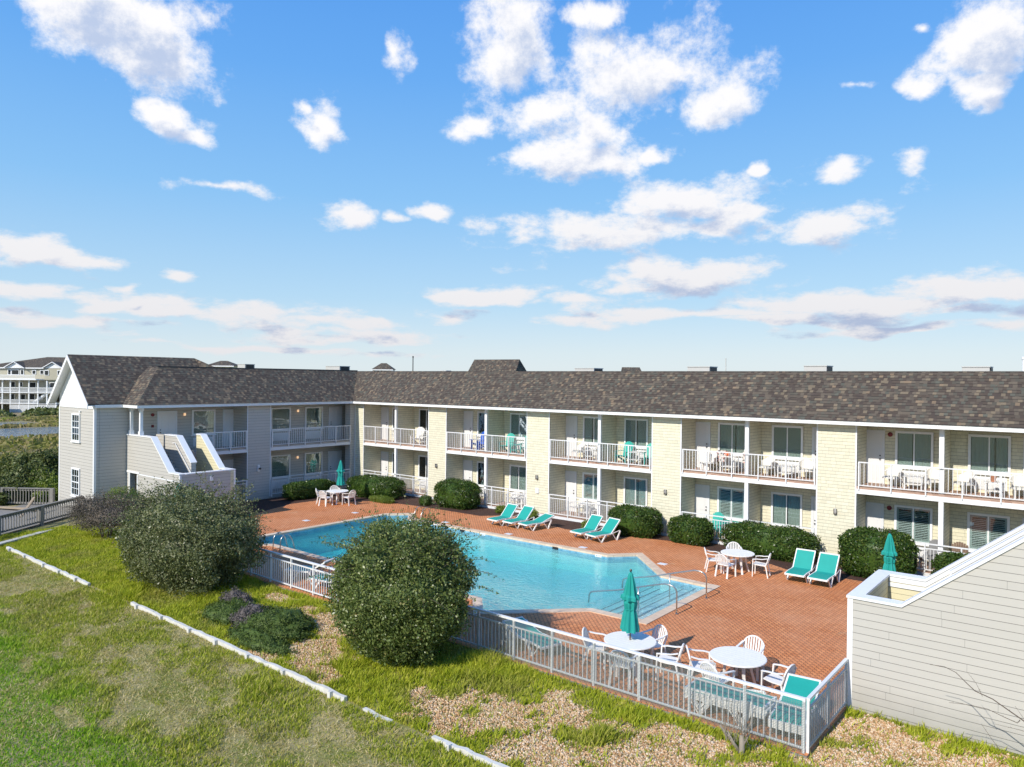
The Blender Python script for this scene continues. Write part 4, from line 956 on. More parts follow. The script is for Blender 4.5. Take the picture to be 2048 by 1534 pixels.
def blob_points(n_, rad, e, seed, amp, fr, zmin=-.85):
    d_ = rng.normal(size=(int(n_*1.35), 3)); d_ /= np.linalg.norm(d_, axis=1, keepdims=True); d_ = d_[d_[:, 2] > zmin][:n_]
    s_ = np.sign(d_)*np.abs(d_)**e; s_ /= (np.abs(s_)**(2/e)).sum(1, keepdims=True)**(e/2)
    # low-cost lump: evaluate on a grid of directions by nearest of 900 samples
    sd_ = rng.normal(size=(900, 3)); sd_ /= np.linalg.norm(sd_, axis=1, keepdims=True); lv = lump(sd_, seed, amp, fr)
    k_ = (d_@sd_.T).argsort(1)[:, -3:]; l_ = lv[k_].mean(1)
    P = s_*np.array(rad)*l_[:, None]; N = s_/np.array(rad); N /= np.linalg.norm(N, axis=1, keepdims=True)
    return P, N
def shrub(name, loc, rad, zc, n_, leaf, mat, label, cat='bush', group=None, e=.8, amp=.10, fr=2.2, rz=0, twigs=0, twl=(.4, .9), stem=True, core=.80, depth=.16, ar=.55, twmat=None, tilt=.7, zmin=-.8):
    r = tag(empty(name, loc, rz), label, cat, group); seed = random.uniform(0, 50)
    P, N = blob_points(n_, rad, e, seed, amp, fr, zmin); n_ = len(P)
    P = P*(1-np.abs(rng.normal(size=(n_, 1)))*depth); P[:, 2] += zc; k_ = P[:, 2] > .02; P, N = P[k_], N[k_]
    V, F = leaves(P, N, leaf, ar, tilt); npmesh('foliage', V, F, mat, r)
    if core:
        sph = []; fs = []; nu, nv = 28, 16
        for j in range(nv+1):
            for i in range(nu):
                a, b = 2*PI*i/nu, PI*j/nv; sph.append((math.cos(a)*math.sin(b), math.sin(a)*math.sin(b), math.cos(b)))
        sp = np.array(sph); se = np.sign(sp)*np.abs(sp)**e; se /= (np.abs(se)**(2/e)).sum(1, keepdims=True)**(e/2)
        Vc = se*np.array(rad)*(lump(sp, seed, amp, fr)[:, None])*core; Vc[:, 2] = np.maximum(Vc[:, 2]+zc, .03)
        for j in range(nv):
            for i in range(nu): fs.append((j*nu+i, (j+1)*nu+i, (j+1)*nu+(i+1) % nu, j*nu+(i+1) % nu))
        npmesh('inner_growth', Vc, fs, mat, r)
    if stem:
        sm = MB()
        for i in range(5):
            a = 2*PI*i/5+random.random(); b_ = .10*min(rad[0], rad[1]); sm.tube([(math.cos(a)*b_, math.sin(a)*b_, -.05), (math.cos(a)*b_*2.5, math.sin(a)*b_*2.5, zc*.5), (math.cos(a)*rad[0]*.5, math.sin(a)*rad[1]*.5, zc)], [.035, .025, .012], 6)
        sm.build('stem', M['bark'], r, uv=False)
    if twigs:
        tw = MB(); LP = []; LN = []
        for i in range(twigs):
            a = random.uniform(0, 2*PI); el_ = random.triangular(.0, 1.35, .8); d_ = Vector((math.cos(a)*math.cos(el_), math.sin(a)*math.cos(el_), math.sin(el_)))
            p = Vector((d_.x*rad[0], d_.y*rad[1], d_.z*rad[2]+zc))*1.0; p = Vector((d_.x*rad[0]*.85, d_.y*rad[1]*.85, d_.z*rad[2]*.85+zc)); L = random.uniform(*twl); side = Vector((random.uniform(-1, 1), random.uniform(-1, 1), random.uniform(-.2, .6)))
            pts = [p]; v = (d_+side*.6).normalized(); K = 7
            for k_ in range(K): v = (v+Vector((0, 0, -.10))+Vector((random.uniform(-.1, .1), random.uniform(-.1, .1), 0))).normalized(); pts.append(pts[-1]+v*L/K)
            tw.tube(pts, [.007-.0055*k_/K for k_ in range(K+1)], 3, False)
            for k_ in range(2, K*3):
                t_ = k_/(K*3)*K; a_ = pts[int(t_)]; b_ = pts[min(int(t_)+1, K)]; q = a_.lerp(b_, t_-int(t_))+Vector((random.uniform(-.03, .03), random.uniform(-.03, .03), random.uniform(-.03, .03)))
                for _ in range(2 if random.random() < .75-t_/K*.5 else 1): LP.append(q); LN.append((random.uniform(-1, 1), random.uniform(-1, 1), .5))
        tw.build('twigs', twmat or M['bark'], r, uv=False, smooth=True)
        V, F = leaves(np.array(LP), np.array(LN), leaf*.85, ar, .9); npmesh('twig_leaves', V, F, mat, r)
    return r
# the two big round bushes in front of the fence
shrub('round_bush', (3.75, -17.95, -.08), (2.75, 2.0, 1.72), 1.50, 60000, .085, M['bush'], 'huge rounded grey green bush on the left of the lawn with wispy twigs', 'bush', 'big round bushes on the lawn', 1.0, .34, 2.4, .12, 230, (.5, 1.4), depth=.15, core=.74, tilt=.95, zmin=-.95)
shrub('round_bush', (14.38, -17.85, -.08), (1.90, 1.70, 1.72), 1.74, 52000, .078, M['bush2'], 'big rounded green bush in the middle foreground hiding part of the pool fence', 'bush', 'big round bushes on the lawn', 1.0, .24, 2.6, 0, 190, (.4, 1.35), depth=.15, core=.76, tilt=.95, zmin=-.97)
# clipped hedges
H = [((-8.35, -4.45, -.04), (.62, 1.75, .52), .50, 9000, 'low clipped hedge in front of the shaded left wing patio', 0),
     ((-5.6, -1.75, -.04), (1.95, .85, .66), .62, 12000, 'wide clipped hedge behind the far table by the corner column', 12),
     ((.35, -.98, -.04), (1.38, .82, .80), .72, 12000, 'rounded hedge against the second yellow column from the left', 4),
     ((11.45, -.85, -.04), (1.22, .78, .70), .64, 12000, 'rounded hedge behind the pair of loungers by the pool', 6),
     ((14.15, -.72, -.04), (.98, .64, .60), .56, 10000, 'smaller rounded hedge between the lounger hedge and the long hedge', 0),
     ((17.65, -.80, -.04), (1.95, .72, .68), .60, 16000, 'long clipped hedge behind the table and chairs near the fourth column', 0),
     ((21.75, -1.15, -.04), (1.30, .95, .90), .82, 18000, 'tall full hedge behind the closed teal umbrella on the right', 0),
     ((24.6, -.9, -.04), (1.1, .7, .62), .56, 9000, 'hedge partly hidden behind the white stair caps', 0)]
for (lc, rd, zc, n_, lab, rz) in H: shrub('clipped_hedge', lc, rd, zc, n_, .082, M['hedge'], lab, 'hedge', 'clipped hedges along the building', .66, .13, 3.6, math.radians(rz), depth=.07, core=.86, tilt=1.1, zmin=-.9)
shrub('small_hedge', (-1.35, -1.75, -.04), (.36, .34, .30), .27, 1800, .05, M['hedge'], 'little round clipped shrub between two hedges in the mulch', 'bush', None, .75, .05, depth=.06, core=.85)
for (lc, rd, lab) in [((-3.9, -2.75, -.04), (1.0, .4, .22), 'low bright green plants edging the deck near the far hedge'), ((3.35, -.75, -.04), (.34, .3, .24), 'small yellow green plant left of the three loungers'), ((5.55, -.95, -.04), (.36, .3, .30), 'yellow green plant behind the third lounger from the left'), ((9.15, -1.35, -.04), (.26, .24, .26), 'small yellow green plant beside the fourth lounger from the left'), ((-9.4, -14.7, -.08), (1.3, .7, .95), 'bright green bush against the grey stair wall')]:
    shrub('flowering_plant' if lc[0] < 9.1 and lc[0] > 3 else 'low_plant', lc, rd, rd[2]*.8, int(2200*rd[0]*2), .07, M['bright_leaf'], lab, 'plant', None, .9, .18, 3, depth=.25, core=.6, stem=False)
# the wind-bent grey shrub and neighbours
shrub('dry_shrub', (-5.45, -17.0, -.08), (1.75, 1.0, .80), 1.02, 15000, .062, M['grey_twig_leaf'], 'wind bent grey brown shrub with bare twigs at the end of the boardwalk', 'shrub', None, 1.0, .22, 2.6, math.radians(25), 200, (.3, .8), core=.55, depth=.35, tilt=1.1)
shrub('dark_shrub', (-7.9, -15.0, -.08), (1.3, .9, .75), .9, 9000, .06, M['hedge'], 'dark green shrub between the grey shrub and the stair wall', 'shrub', None, 1.0, .2, 2.6, 0, 20, core=.8, depth=.2)
# spreading mounds
for (lc, rd, n_, mt, lab) in [((10.2, -18.75, -.12), (1.35, .95, .55), 16000, 'mound', 'large low green shrub mound between the two big bushes'), ((8.1, -18.9, -.12), (1.1, .75, .42), 9000, 'mound', 'low green shrub mound left of the largest mound'), ((7.3, -18.3, -.12), (.62, .45, .46), 6000, 'grey_mound', 'grey dead topped shrub mound beside the left big bush'), ((9.15, -18.9, -.10), (.55, .55, .52), 6000, 'grey_mound', 'grey brown patch of dead shrub in the middle of the mounds'), ((10.6, -19.6, -.12), (1.3, .5, .30), 8000, 'mound', 'flat dark green ground shrub beside the white border')]:
    shrub('shrub_mound', lc, rd, 0.02, n_, .055, M[mt], lab, 'shrub', 'low shrub mounds on the lawn', 1.0, .42, 3.4, depth=.10, core=.88, tilt=1.0, stem=False, zmin=0.0)
# shrubs beyond the boardwalk
for i, (lc, rd, n_, lab) in enumerate([((-22.0, -14.2, -.7), (2.4, 1.9, 1.75), 26000, 'tall dark evergreen shrub beside the grey gable wall'), ((-24.5, -17.2, -.8), (2.8, 2.4, 1.35), 24000, 'dark olive shrub at the left edge behind the boardwalk railing'), ((-20.0, -17.0, -.5), (2.2, 1.5, 1.0), 18000, 'leafy pale green shrub just behind the boardwalk railing'), ((-18.2, -14.6, -.5), (1.7, 1.2, .95), 13000, 'yellow green shrub at the foot of the gable wall'), ((-29, -14.0, -.9), (3.2, 2.4, 1.25), 20000, 'low tangled shrub further out towards the marsh'), ((-26, -11.0, -.9), (2.4, 2.0, 1.5), 18000, 'dark shrub half hidden behind the gable wall')]):
    shrub('coastal_shrub', lc, rd, rd[2]*.75, n_, .17, M['scrub' if i != 3 else 'bright_leaf'], lab, 'shrub', 'shrubs beyond the boardwalk', 1.0, .28, 2.2, 0, 40, (.5, 1.3), core=.78, depth=.2)
sc_ = []
for k_ in range(34):
    x_ = random.uniform(-148, -132); y_ = random.triangular(0, 45, 36); sc_.append((x_, y_, random.uniform(.5, 1.5)))
P = []; N = []
for (x_, y_, r_) in sc_:
    n_ = 260; d_ = rng.normal(size=(n_, 3)); d_ /= np.linalg.norm(d_, axis=1, keepdims=True); d_[:, 2] = np.abs(d_[:, 2]); P.append(d_*np.array([r_*2.2, r_*2.2, r_])*rng.uniform(.8, 1.05, (n_, 1))+np.array([x_, y_, -1.0])); N.append(d_)
V, F = leaves(np.concatenate(P), np.concatenate(N), .6, .7, .6); o = npmesh('scrub_thicket', V, F, M['scrub']); tag(o, 'dark scrub thicket in front of the distant beach house', 'scrub', kind='stuff')
# marsh water
mw = MB()
for pts in ([(-99, -60), (-83, -60), (-80, 0), (-79, 30), (-83, 70), (-100, 70), (-97, 30), (-99, 5)], [(-118, -60), (-108, -60), (-107, 6), (-109, 13), (-113, 14), (-117, 8)]):
    n_ = len(pts); mw.poly([(x_, y_, -.93) for x_, y_ in pts])
struct('marsh_water', mw, M['marsh_water'])
# marsh grass clumps so the far ground is not a flat sheet
n_ = 46000; X_ = rng.uniform(-128, -34, n_); Y_ = rng.uniform(-40, 45, n_)
wet = ((X_ > -100) & (X_ < -76.5)) | ((X_ > -119) & (X_ < -104) & (Y_ < 15)); X_, Y_ = X_[~wet], Y_[~wet]; n_ = len(X_)
hh = rng.uniform(.15, .45, n_)*(.5+np.array([.9*mnoise.noise(Vector((a*.06, b*.06, 2)))+.5 for a, b in zip(X_, Y_)])); a_ = rng.uniform(0, PI, n_); w_ = rng.uniform(.12, .35, n_)
B = np.stack([X_, Y_, gz(X_, Y_)], -1); D_ = np.stack([np.cos(a_), np.sin(a_), 0*a_], -1)*w_[:, None]; top = B+np.stack([rng.normal(size=n_)*.1, rng.normal(size=n_)*.1, hh], -1)
V = np.stack([B-D_, B+D_, top+D_*.6, top-D_*.6], 1).reshape(-1, 3)
M['marsh_grass'] = foliage('marsh_grass', [(0, (.12,.12,.03)), (.35, (.22,.22,.05)), (.6, (.34,.26,.14)), (.8, (.27,.30,.05)), (1, (.44,.36,.22))], .8, .3, .05, .75)
tag(npmesh('marsh_grass', V, np.arange(n_*4).reshape(-1, 4), M['marsh_grass']), 'brown and olive marsh grass stretching away beside the motel', 'grass', kind='stuff')

# ------------------------------------------------------------------ grass blades and gravel
def vnoise(x, y, s_, seed):
    xi = x*s_+seed*17.3; yi = y*s_+seed*5.1; x0 = np.floor(xi); y0 = np.floor(yi); fx = xi-x0; fy = yi-y0; fx = fx*fx*(3-2*fx); fy = fy*fy*(3-2*fy)
    def hsh(a, b): v = np.sin(a*127.1+b*311.7+seed*74.7)*43758.5453; return v-np.floor(v)
    return (hsh(x0, y0)*(1-fx)+hsh(x0+1, y0)*fx)*(1-fy)+(hsh(x0, y0+1)*(1-fx)+hsh(x0+1, y0+1)*fx)*fy
def fbm(x, y, s_, seed): return .5*vnoise(x, y, s_, seed)+.3*vnoise(x, y, s_*2.3, seed+1)+.2*vnoise(x, y, s_*5.1, seed+2)
GRAV = [(10.3,-17.5,1.2,.7),(11.9,-17.7,1.1,.8),(12.4,-19.0,1.0,1.0),(13.2,-19.8,1.0,.5),(11.6,-20.0,.8,.3),(17.6,-19.4,1.4,.7),(18.7,-18.8,1.6,1.0),(19.6,-17.7,1.4,.8),(20.0,-19.3,1.7,.9),(22.2,-17.3,1.5,.8),(21.7,-18.3,1.6,.9),(24.6,-14.6,1.6,.9),(25.8,-15.0,2.0,1.3),(24.3,-16.2,1.2,1.0),(23.4,-17.4,1.2,.7),(26,-17,2.5,2),(7.7,-17.0,1.0,.35),(24.2,-18.5,2.0,1.2)]
def gravelness(x, y):
    g_ = np.full(len(x), -1.0)
    for (a, b, ra, rb) in GRAV: g_ = np.maximum(g_, 1-np.sqrt(((x-a)/ra)**2+((y-b)/rb)**2))
    g_ = g_*1.3-.02+(fbm(x, y, 1.9, 4)-.5)*2.6
    return np.where((y > -20.3) & (y < -13.6), g_, -1)
def gzz(x, y):
    i = np.clip(np.searchsorted(xs, x)-1, 0, len(xs)-2); j = np.clip(np.searchsorted(ys, y)-1, 0, len(ys)-2)
    fx = (x-xs[i])/(xs[i+1]-xs[i]); fy = (y-ys[j])/(ys[j+1]-ys[j])
    return (GZ[i, j]*(1-fx)+GZ[i+1, j]*fx)*(1-fy)+(GZ[i, j+1]*(1-fx)+GZ[i+1, j+1]*fx)*fy
# lawn footprint: south of the deck and west to the boardwalk
n_ = 700000; X_ = rng.uniform(-9.5, 29, n_); Y_ = rng.uniform(-29.5, -13.4, n_)
# keep what lies in the wedge the camera looks over, with a margin
dxc, dyc = X_-CAM[0], Y_-CAM[1]; dep = dxc*Fv.x+dyc*Fv.y; lat = dxc*Rv.x+dyc*Rv.y
k_ = (dep > 8.5) & (np.abs(lat) < dep*.78+1.5)
k_ &= ~((Y_ > -16.40) & (X_ > -5.3) & (X_ < 24.0)) & ~((Y_ > -13.6)) & ~((Y_ > -16.3) & (X_ < -4.9) & (Y_ > -15.5))
side = (X_-BA.x)*nb_.x+(Y_-BA.y)*nb_.y; k_ &= side < -.05
k_ &= ~((Y_ > -20.38) & (Y_ < -20.28) & (X_ > -6.7) & (X_ < 21.5))
X_, Y_ = X_[k_], Y_[k_]
gv_ = gravelness(X_, Y_); south = Y_ < -20.33
bare = fbm(X_*.9+Y_*.5, Y_*1.2, .9, 9); vivid = (Y_+.10*X_) < -23.6
dens = np.where(south, np.where(vivid, 1.0, np.clip(1.35-(bare-.50)*6.0, .30, 1.0)), np.clip(.95-gv_*2.2, .05, 1.0))
far_f = np.clip(1.35-np.hypot(X_-CAM[0], Y_-CAM[1])/60, .5, 1)
k_ = rng.uniform(size=len(X_)) < dens; X_, Y_, gv_, south, vivid = X_[k_], Y_[k_], gv_[k_], south[k_], vivid[k_]; n_ = len(X_)
cl = fbm(X_, Y_, 2.6, 2); hgt = np.where(south, .035+.10*cl, .055+.19*cl**1.5)*rng.uniform(.6, 1.3, n_); bl_ = np.clip((fbm(X_*.9+Y_*.5, Y_*1.2, .9, 9)-.50)*8, 0, 1); hgt = np.where(south, hgt*(1-.6*bl_), hgt); hgt = np.where(vivid, .06*rng.uniform(.6, 1.2, n_), hgt)
near_tuft = np.zeros(n_)
TUFT = [(9.45,-21.0,.45),(13.4,-21.2,.6),(12.5,-21.35,.5),(16.9,-17.3,1.1),(16.3,-16.9,.8),(20.6,-18.3,.5),(7.9,-16.9,.5),(3.6,-20.0,1.2),(13.6,-19.4,.6)]
for (a, b, r_) in TUFT: near_tuft = np.maximum(near_tuft, np.clip(1-np.hypot(X_-a, Y_-b)/r_, 0, 1))
hgt = hgt*(1+1.6*near_tuft)
a_ = rng.uniform(0, 2*PI, n_); w_ = rng.uniform(.009, .017, n_)*(1+.3*(hgt > .1)); Z_ = gzz(X_, Y_)-.008
B = np.stack([X_, Y_, Z_], -1); D_ = np.stack([np.cos(a_), np.sin(a_), 0*a_], -1)*w_[:, None]
lean = np.stack([rng.normal(size=n_)*.45+.15, rng.normal(size=n_)*.45+.1, np.ones(n_)], -1)*hgt[:, None]
V = np.stack([B-D_, B+D_, B+lean], 1).reshape(-1, 3)
tag(npmesh('lawn_grass', V, np.arange(n_*3).reshape(-1, 3), M['grass'], k=3), 'green and yellowing lawn grass growing in patches over sandy soil', 'grass', kind='stuff')
# dead straw coloured grass on the worn patches
n_ = 330000; X_ = rng.uniform(-9.0, 22, n_); Y_ = rng.uniform(-29.5, -15.0, n_); dxc, dyc = X_-CAM[0], Y_-CAM[1]; dep = dxc*Fv.x+dyc*Fv.y; lat = dxc*Rv.x+dyc*Rv.y
br_ = fbm(X_*.9+Y_*.5, Y_*1.2, .9, 9); st_k = np.where(Y_ < -20.36, np.clip((br_-.40)*5, .03, 1), np.clip(gravelness(X_, Y_)*1.2+.35, .06, .55))
k_ = (dep > 8.5) & (np.abs(lat) < dep*.78+1.5) & (((X_-BA.x)*nb_.x+(Y_-BA.y)*nb_.y) < -.05) & (rng.uniform(size=n_) < st_k) & ~((Y_ > -16.4) & (X_ > -5.3))
X_, Y_ = X_[k_], Y_[k_]; n_ = len(X_); hgt = rng.uniform(.02, .065, n_)*(1+.8*(fbm(X_, Y_, 3.1, 5) > .55)); a_ = rng.uniform(0, 2*PI, n_); w_ = rng.uniform(.007, .014, n_)
B = np.stack([X_, Y_, gzz(X_, Y_)-.004], -1); D_ = np.stack([np.cos(a_), np.sin(a_), 0*a_], -1)*w_[:, None]; lean = np.stack([rng.normal(size=n_)*.9, rng.normal(size=n_)*.9, np.ones(n_)*.8], -1)*hgt[:, None]
tag(npmesh('dry_grass', np.stack([B-D_, B+D_, B+lean], 1).reshape(-1, 3), np.arange(n_*3).reshape(-1, 3), M['straw'], k=3), 'straw coloured dead grass in the worn sandy patches of the lawn', 'grass', kind='stuff')
# gravel
n_ = 170000; X_ = rng.uniform(6.5, 29, n_); Y_ = rng.uniform(-20.24, -13.6, n_); dxc, dyc = X_-CAM[0], Y_-CAM[1]; dep = dxc*Fv.x+dyc*Fv.y; lat = dxc*Rv.x+dyc*Rv.y
g_ = gravelness(X_, Y_); k_ = (rng.uniform(size=n_) < np.clip(g_*2.2+.12, .0, 1)) & (np.abs(lat) < dep*.78+1.5) & (dep > 9) & ~((Y_ > -16.36) & (X_ < 24.0)) & ~((Y_ > -13.6))
X_, Y_ = X_[k_], Y_[k_]; n_ = len(X_); s_ = rng.uniform(.018, .043, n_)
tag(octas('gravel', np.stack([X_, Y_, gzz(X_, Y_)+.004+rng.uniform(0, .012, n_)], -1), s_, s_*rng.uniform(.7, 1, n_), s_*rng.uniform(.45, .8, n_), M['pebble']), 'orange and cream pebbles scattered between the fence and the border', 'gravel', kind='stuff')
# stray leaves on the deck
n_ = 420; X_ = rng.uniform(-4, 23.5, n_); Y_ = rng.uniform(-15.8, -2.8, n_); k_ = in_poly(DECK, X_, Y_) & ~in_poly(PO, X_, Y_); X_, Y_ = X_[k_], Y_[k_]
V, F = leaves(np.stack([X_, Y_, np.full(len(X_), .008)], -1), np.tile([0, 0, 1.0], (len(X_), 1)), .05, .5, .1); V[:, 2] = np.abs(V[:, 2]-.008)*.3+.006
tag(npmesh('fallen_leaves', V, F, M['mulch_chip']), 'small dead leaves scattered over the brick deck', 'leaves', kind='stuff')
#PART4
# ------------------------------------------------------------------ pool furniture
def resin_chair(loc, rz, label, group=None):
    r = tag(empty('resin_chair', loc, rz), label, 'chair', group); m_ = M['plastic']
    s_ = MB(); s_.strip([(0, .24, .43), (0, .22, .45), (0, 0, .425), (0, -.20, .42), (0, -.23, .45)], [.20, .225, .235, .22, .20], .025); s_.build('seat', m_, r, smooth=False)
    b = MB(); arch = []
    for i in range(17):
        t = i/16; a = PI*t; x_ = -.255*math.cos(a) if 0 < t < 1 else (-.235 if t == 0 else .235); zz = .60+.25*math.sin(a); arch.append((x_, -.235-.10*(zz-.43)/.4, zz))
    arch = [(-.225, -.20, .40)]+arch+[(.225, -.20, .40)]; b.tube(arch, .020, 6)
    for k in range(7):
        x_ = (k-3)*.062; zt = .60+.245*math.sqrt(max(0, 1-(x_/.255)**2)); b.strip([(x_*.75, -.215, .43), (x_, -.265, .60), (x_, -.235-.10*(zt-.43)/.4, zt)], [.013, .019, .016], .012)
    b.build('backrest', m_, r)
    for sx in (-1, 1):
        MB().strip([(sx*.25, .24, 0), (sx*.245, .235, .30), (sx*.265, .22, .64)], [.028, .024, .022], .03).build('leg', m_, r)
        MB().strip([(sx*.24, -.30, 0), (sx*.225, -.22, .40)], [.030, .024], .035).build('leg', m_, r)
        MB().strip([(sx*.275, .235, .635), (sx*.285, .08, .66), (sx*.275, -.10, .665), (sx*.245, -.27, .70)], .026, .022).build('armrest', m_, r)
    return r
def round_table(loc, label, group='round white tables', rad=.61):
    r = tag(empty('round_table', loc), label, 'table', group); m_ = M['plastic']
    b = MB().lathe([(rad-.03, .675), (rad, .69), (rad, .712), (rad-.012, .72)], 40); gro = MB()
    b.build('tabletop', m_, r)
    for k in range(-4, 5):
        y_ = k*.125; hw = math.sqrt(max(.01, (rad-.02)**2-y_*y_)); gro.box(-hw, hw, y_-.004, y_+.004, .719, .7225)
    gro.build('tabletop_grooves', M['cream_trim'], r)
    for k in range(4):
        a = PI/4+k*PI/2; c_, s_ = math.cos(a), math.sin(a)
        MB().strip([(c_*.44, s_*.44, 0), (c_*.33, s_*.33, .35), (c_*.30, s_*.30, .68)], [.035, .03, .04], .04, (-s_, c_, 0)).build('leg', m_, r)
    return r
def umbrella(loc, label, h=2.46, rz=0, low=.95, scale=1.0):
    r = tag(empty('closed_umbrella', loc, rz), label, 'umbrella', 'closed teal umbrellas')
    MB().tube([(0, 0, 0), (0, 0, h-.08)], .019, 10).build('pole', M['brown_wood'], r)
    ph = random.random()*6; fl = lambda amp: (lambda j, a: amp*min(1, j/2)*(math.cos(8*a+ph+j*.12)*.75+.35*math.cos(3*a+j*.5)))
    mid = low+.52*(h-low)
    MB().lathe([(.022, h-.08), (.055, h-.14), (.10, h-.35), (.15, h-.62), (.195, mid+.06), (.205, mid-.02), (.12, mid-.015)], 48, flute=fl(.26)).build('canopy', M['teal'], r)
    MB().lathe([(.13, mid+.03), (.16, mid-.10), (.135, mid-.22), (.125, mid-.27), (.16, mid-.42), (.205, low+.06), (.21, low), (.06, low+.01)], 48, flute=fl(.24)).build('lower_canopy', M['teal'], r)
    MB().tube([(.14*math.cos(a), .14*math.sin(a), mid-.25) for a in [k*PI/8 for k in range(17)]], .012, 5, False).build('strap', M['teal'], r)
    MB().lathe([(.012, h-.08), (.028, h-.05), (.032, h-.03), (.014, h)], 12).build('finial', M['brass'], r)
    MB().lathe([(.22, 0.002), (.22, .05), (.05, .09), (.03, .28)], 20).build('base', M['brown_wood'] if h > 2.2 else M['white'], r)
    return r
def set4(cx, cy, ang, where, rads=(.80,)*4, up=True):
    nm = [('nearest the fence', 0)]
    round_table((cx, cy, 0), f'round white slatted plastic table {where}')
    return
round_table((-5.35, -4.75, 0), 'round white plastic table with a closed umbrella beside the shaded left wing')
round_table((17.66, -4.15, 0), 'round white plastic table in front of the long hedge')
round_table((19.28, -14.85, 0), 'round white plastic table with a closed umbrella by the netted fence', rad=.64)
round_table((21.72, -14.15, 0), 'round white plastic table without an umbrella by the netted fence', rad=.64)
proto = resin_chair((0, 0, 0), 0, 'x', 'white plastic armchairs round the tables'); first = True
def chair_at(x_, y_, face, label):
    """face = direction in degrees the sitter looks (0 = +X)"""
    global first
    rz = math.radians(face-90)
    if first:
        proto.location = (x_, y_, 0); proto.rotation_euler = (0, 0, rz); proto['label'] = label; first = False
    else: dup(proto, (x_, y_, 0), rz, label)
for (cx, cy_, nm, L_) in ((-5.35, -4.75, 'the table beside the shaded left wing', ((222, 'left', .86), (275, 'front', .84), (8, 'right', .86), (150, 'back', .84))), (17.66, -4.15, 'the table in front of the long hedge', ((212, 'left', .86), (265, 'front', .88), (2, 'right', .86), (120, 'back', .84))),
                          (19.28, -14.85, 'the umbrella table by the fence', ((197, 'left', .84), (290, 'fence', .86), (8, 'right', .98), (78, 'pool', .80))), (21.72, -14.15, 'the bare table by the fence', ((205, 'left', .82), (262, 'fence', .86), (-2, 'right', .92), (93, 'pool', .86)))):
    for (a, w_, rr) in L_:
        chair_at(cx+rr*math.cos(math.radians(a)), cy_+rr*math.sin(math.radians(a)), a+180+random.uniform(-9, 9), f'white plastic armchair on the {w_} side of {nm}')
umbrella((-5.6, -4.35, 0), 'closed teal umbrella standing at the far table by the left wing', 2.46, low=.98)
umbrella((19.28, -14.85, 0), 'closed teal umbrella through the white table near the fence')
umbrella((23.05, -5.4, 0), 'closed teal umbrella in front of the tall hedge on the right')
umbrella((-5.30, -13.9, 0), 'closed teal umbrella against the end of the left stair wall', 2.1, low=.9)
round_table((23.05, -5.4, 0), 'round white plastic table hidden behind the right stair enclosure')

def lounger(loc, rz, ang, label, group='teal pool loungers'):
    r = tag(empty('pool_lounger', loc, rz), label, 'lounger', group); w_ = .31; a = math.radians(ang)
    hy, hz = .12, .33; BL = .78; ey, ez = hy+BL*math.cos(a), hz+BL*math.sin(a)
    prof = [(-.80, .30), (-.76, .335), (-.4, .345), (hy-.12, .335), (hy+.02, .35), (hy+.10*math.cos(a)+.02, .36+.08*math.sin(a)), (ey-.05*math.cos(a), ez-.05*math.sin(a)), (ey, ez)]
    MB().strip([(0, y_, z_) for y_, z_ in prof], w_, .012).build('sling', M['teal_sling'], r)
    f = MB()
    for sx in (-1, 1): f.strip([(sx*(w_+.015), y_, z_-.02) for y_, z_ in prof], .018, .05)
    f.box(-w_-.03, w_+.03, -.83, -.79, .27, .325); f.strip([(-w_-.03, ey, ez), (w_+.03, ey, ez)], .02, .05, (0, 0, 1)); f.build('frame', M['plastic'], r)
    for sx in (-1, 1):
        MB().strip([(sx*(w_+.03), -.72, .31), (sx*(w_+.03), -.48, .015)], .014, .028).strip([(sx*(w_+.03), -.46, .0), (sx*(w_+.03), -.22, .31)], .026, .05).build('leg', M['plastic'], r)
        MB().strip([(sx*(w_+.04), .20, .31), (sx*(w_+.04), .44, .01)], .014, .028).strip([(sx*(w_+.04), .46, .0), (sx*(w_+.04), .66, .40)], .03, .055).build('leg', M['plastic'], r)
        MB().strip([(sx*(w_+.035), .05, .31), (sx*(w_+.035), .66, .42)], .014, .03).build('support_arm', M['plastic'], r)
    return r
LG = 'teal pool loungers'
for (x_, y_, rz, an, lab) in [(5.40, -3.02, -4, 46, 'teal lounger leftmost of the three by the second column'), (6.33, -2.95, -7, 46, 'teal lounger in the middle of the row of three'), (7.28, -2.88, -13, 20, 'teal lounger with a lower backrest at the right of the row of three'),
                              (10.12, -2.75, -8, 47, 'teal lounger left of the pair in front of the rounded hedge'), (11.03, -2.85, -14, 45, 'teal lounger right of the pair in front of the rounded hedge'),
                              (19.78, -3.55, 2, 50, 'teal lounger left of the pair beside the mulch corner'), (20.60, -3.60, 0, 50, 'teal lounger right of the pair beside the mulch corner'),
                              (16.6, -15.3, 75, 14, 'shaded teal lounger lying along the netted fence'), (8.2, -15.35, -80, 30, 'teal lounger behind the open pickets between the two big bushes'), (6.6, -15.1, -70, 30, 'empty white framed lounger behind the pickets beside the left big bush')]:
    lounger((x_, y_, 0), math.radians(rz), an, lab)
for k in range(4):
    lounger((22.15+random.uniform(-.03, .03), -15.72+random.uniform(-.02, .02), .0+k*.055), math.radians(-90+random.uniform(-2, 2)), 3, f'stacked teal lounger {["at the bottom", "second from the bottom", "second from the top", "on the very top"][k]} of the long stack by the fence', 'stacked teal loungers')
for k in range(3):
    lounger((23.42, -15.35, .0+k*.055), math.radians(6), 3 if k < 2 else 24, f'teal lounger {["at the bottom", "in the middle", "on top with raised back"][k]} of the stack in the fence corner', 'stacked teal loungers')

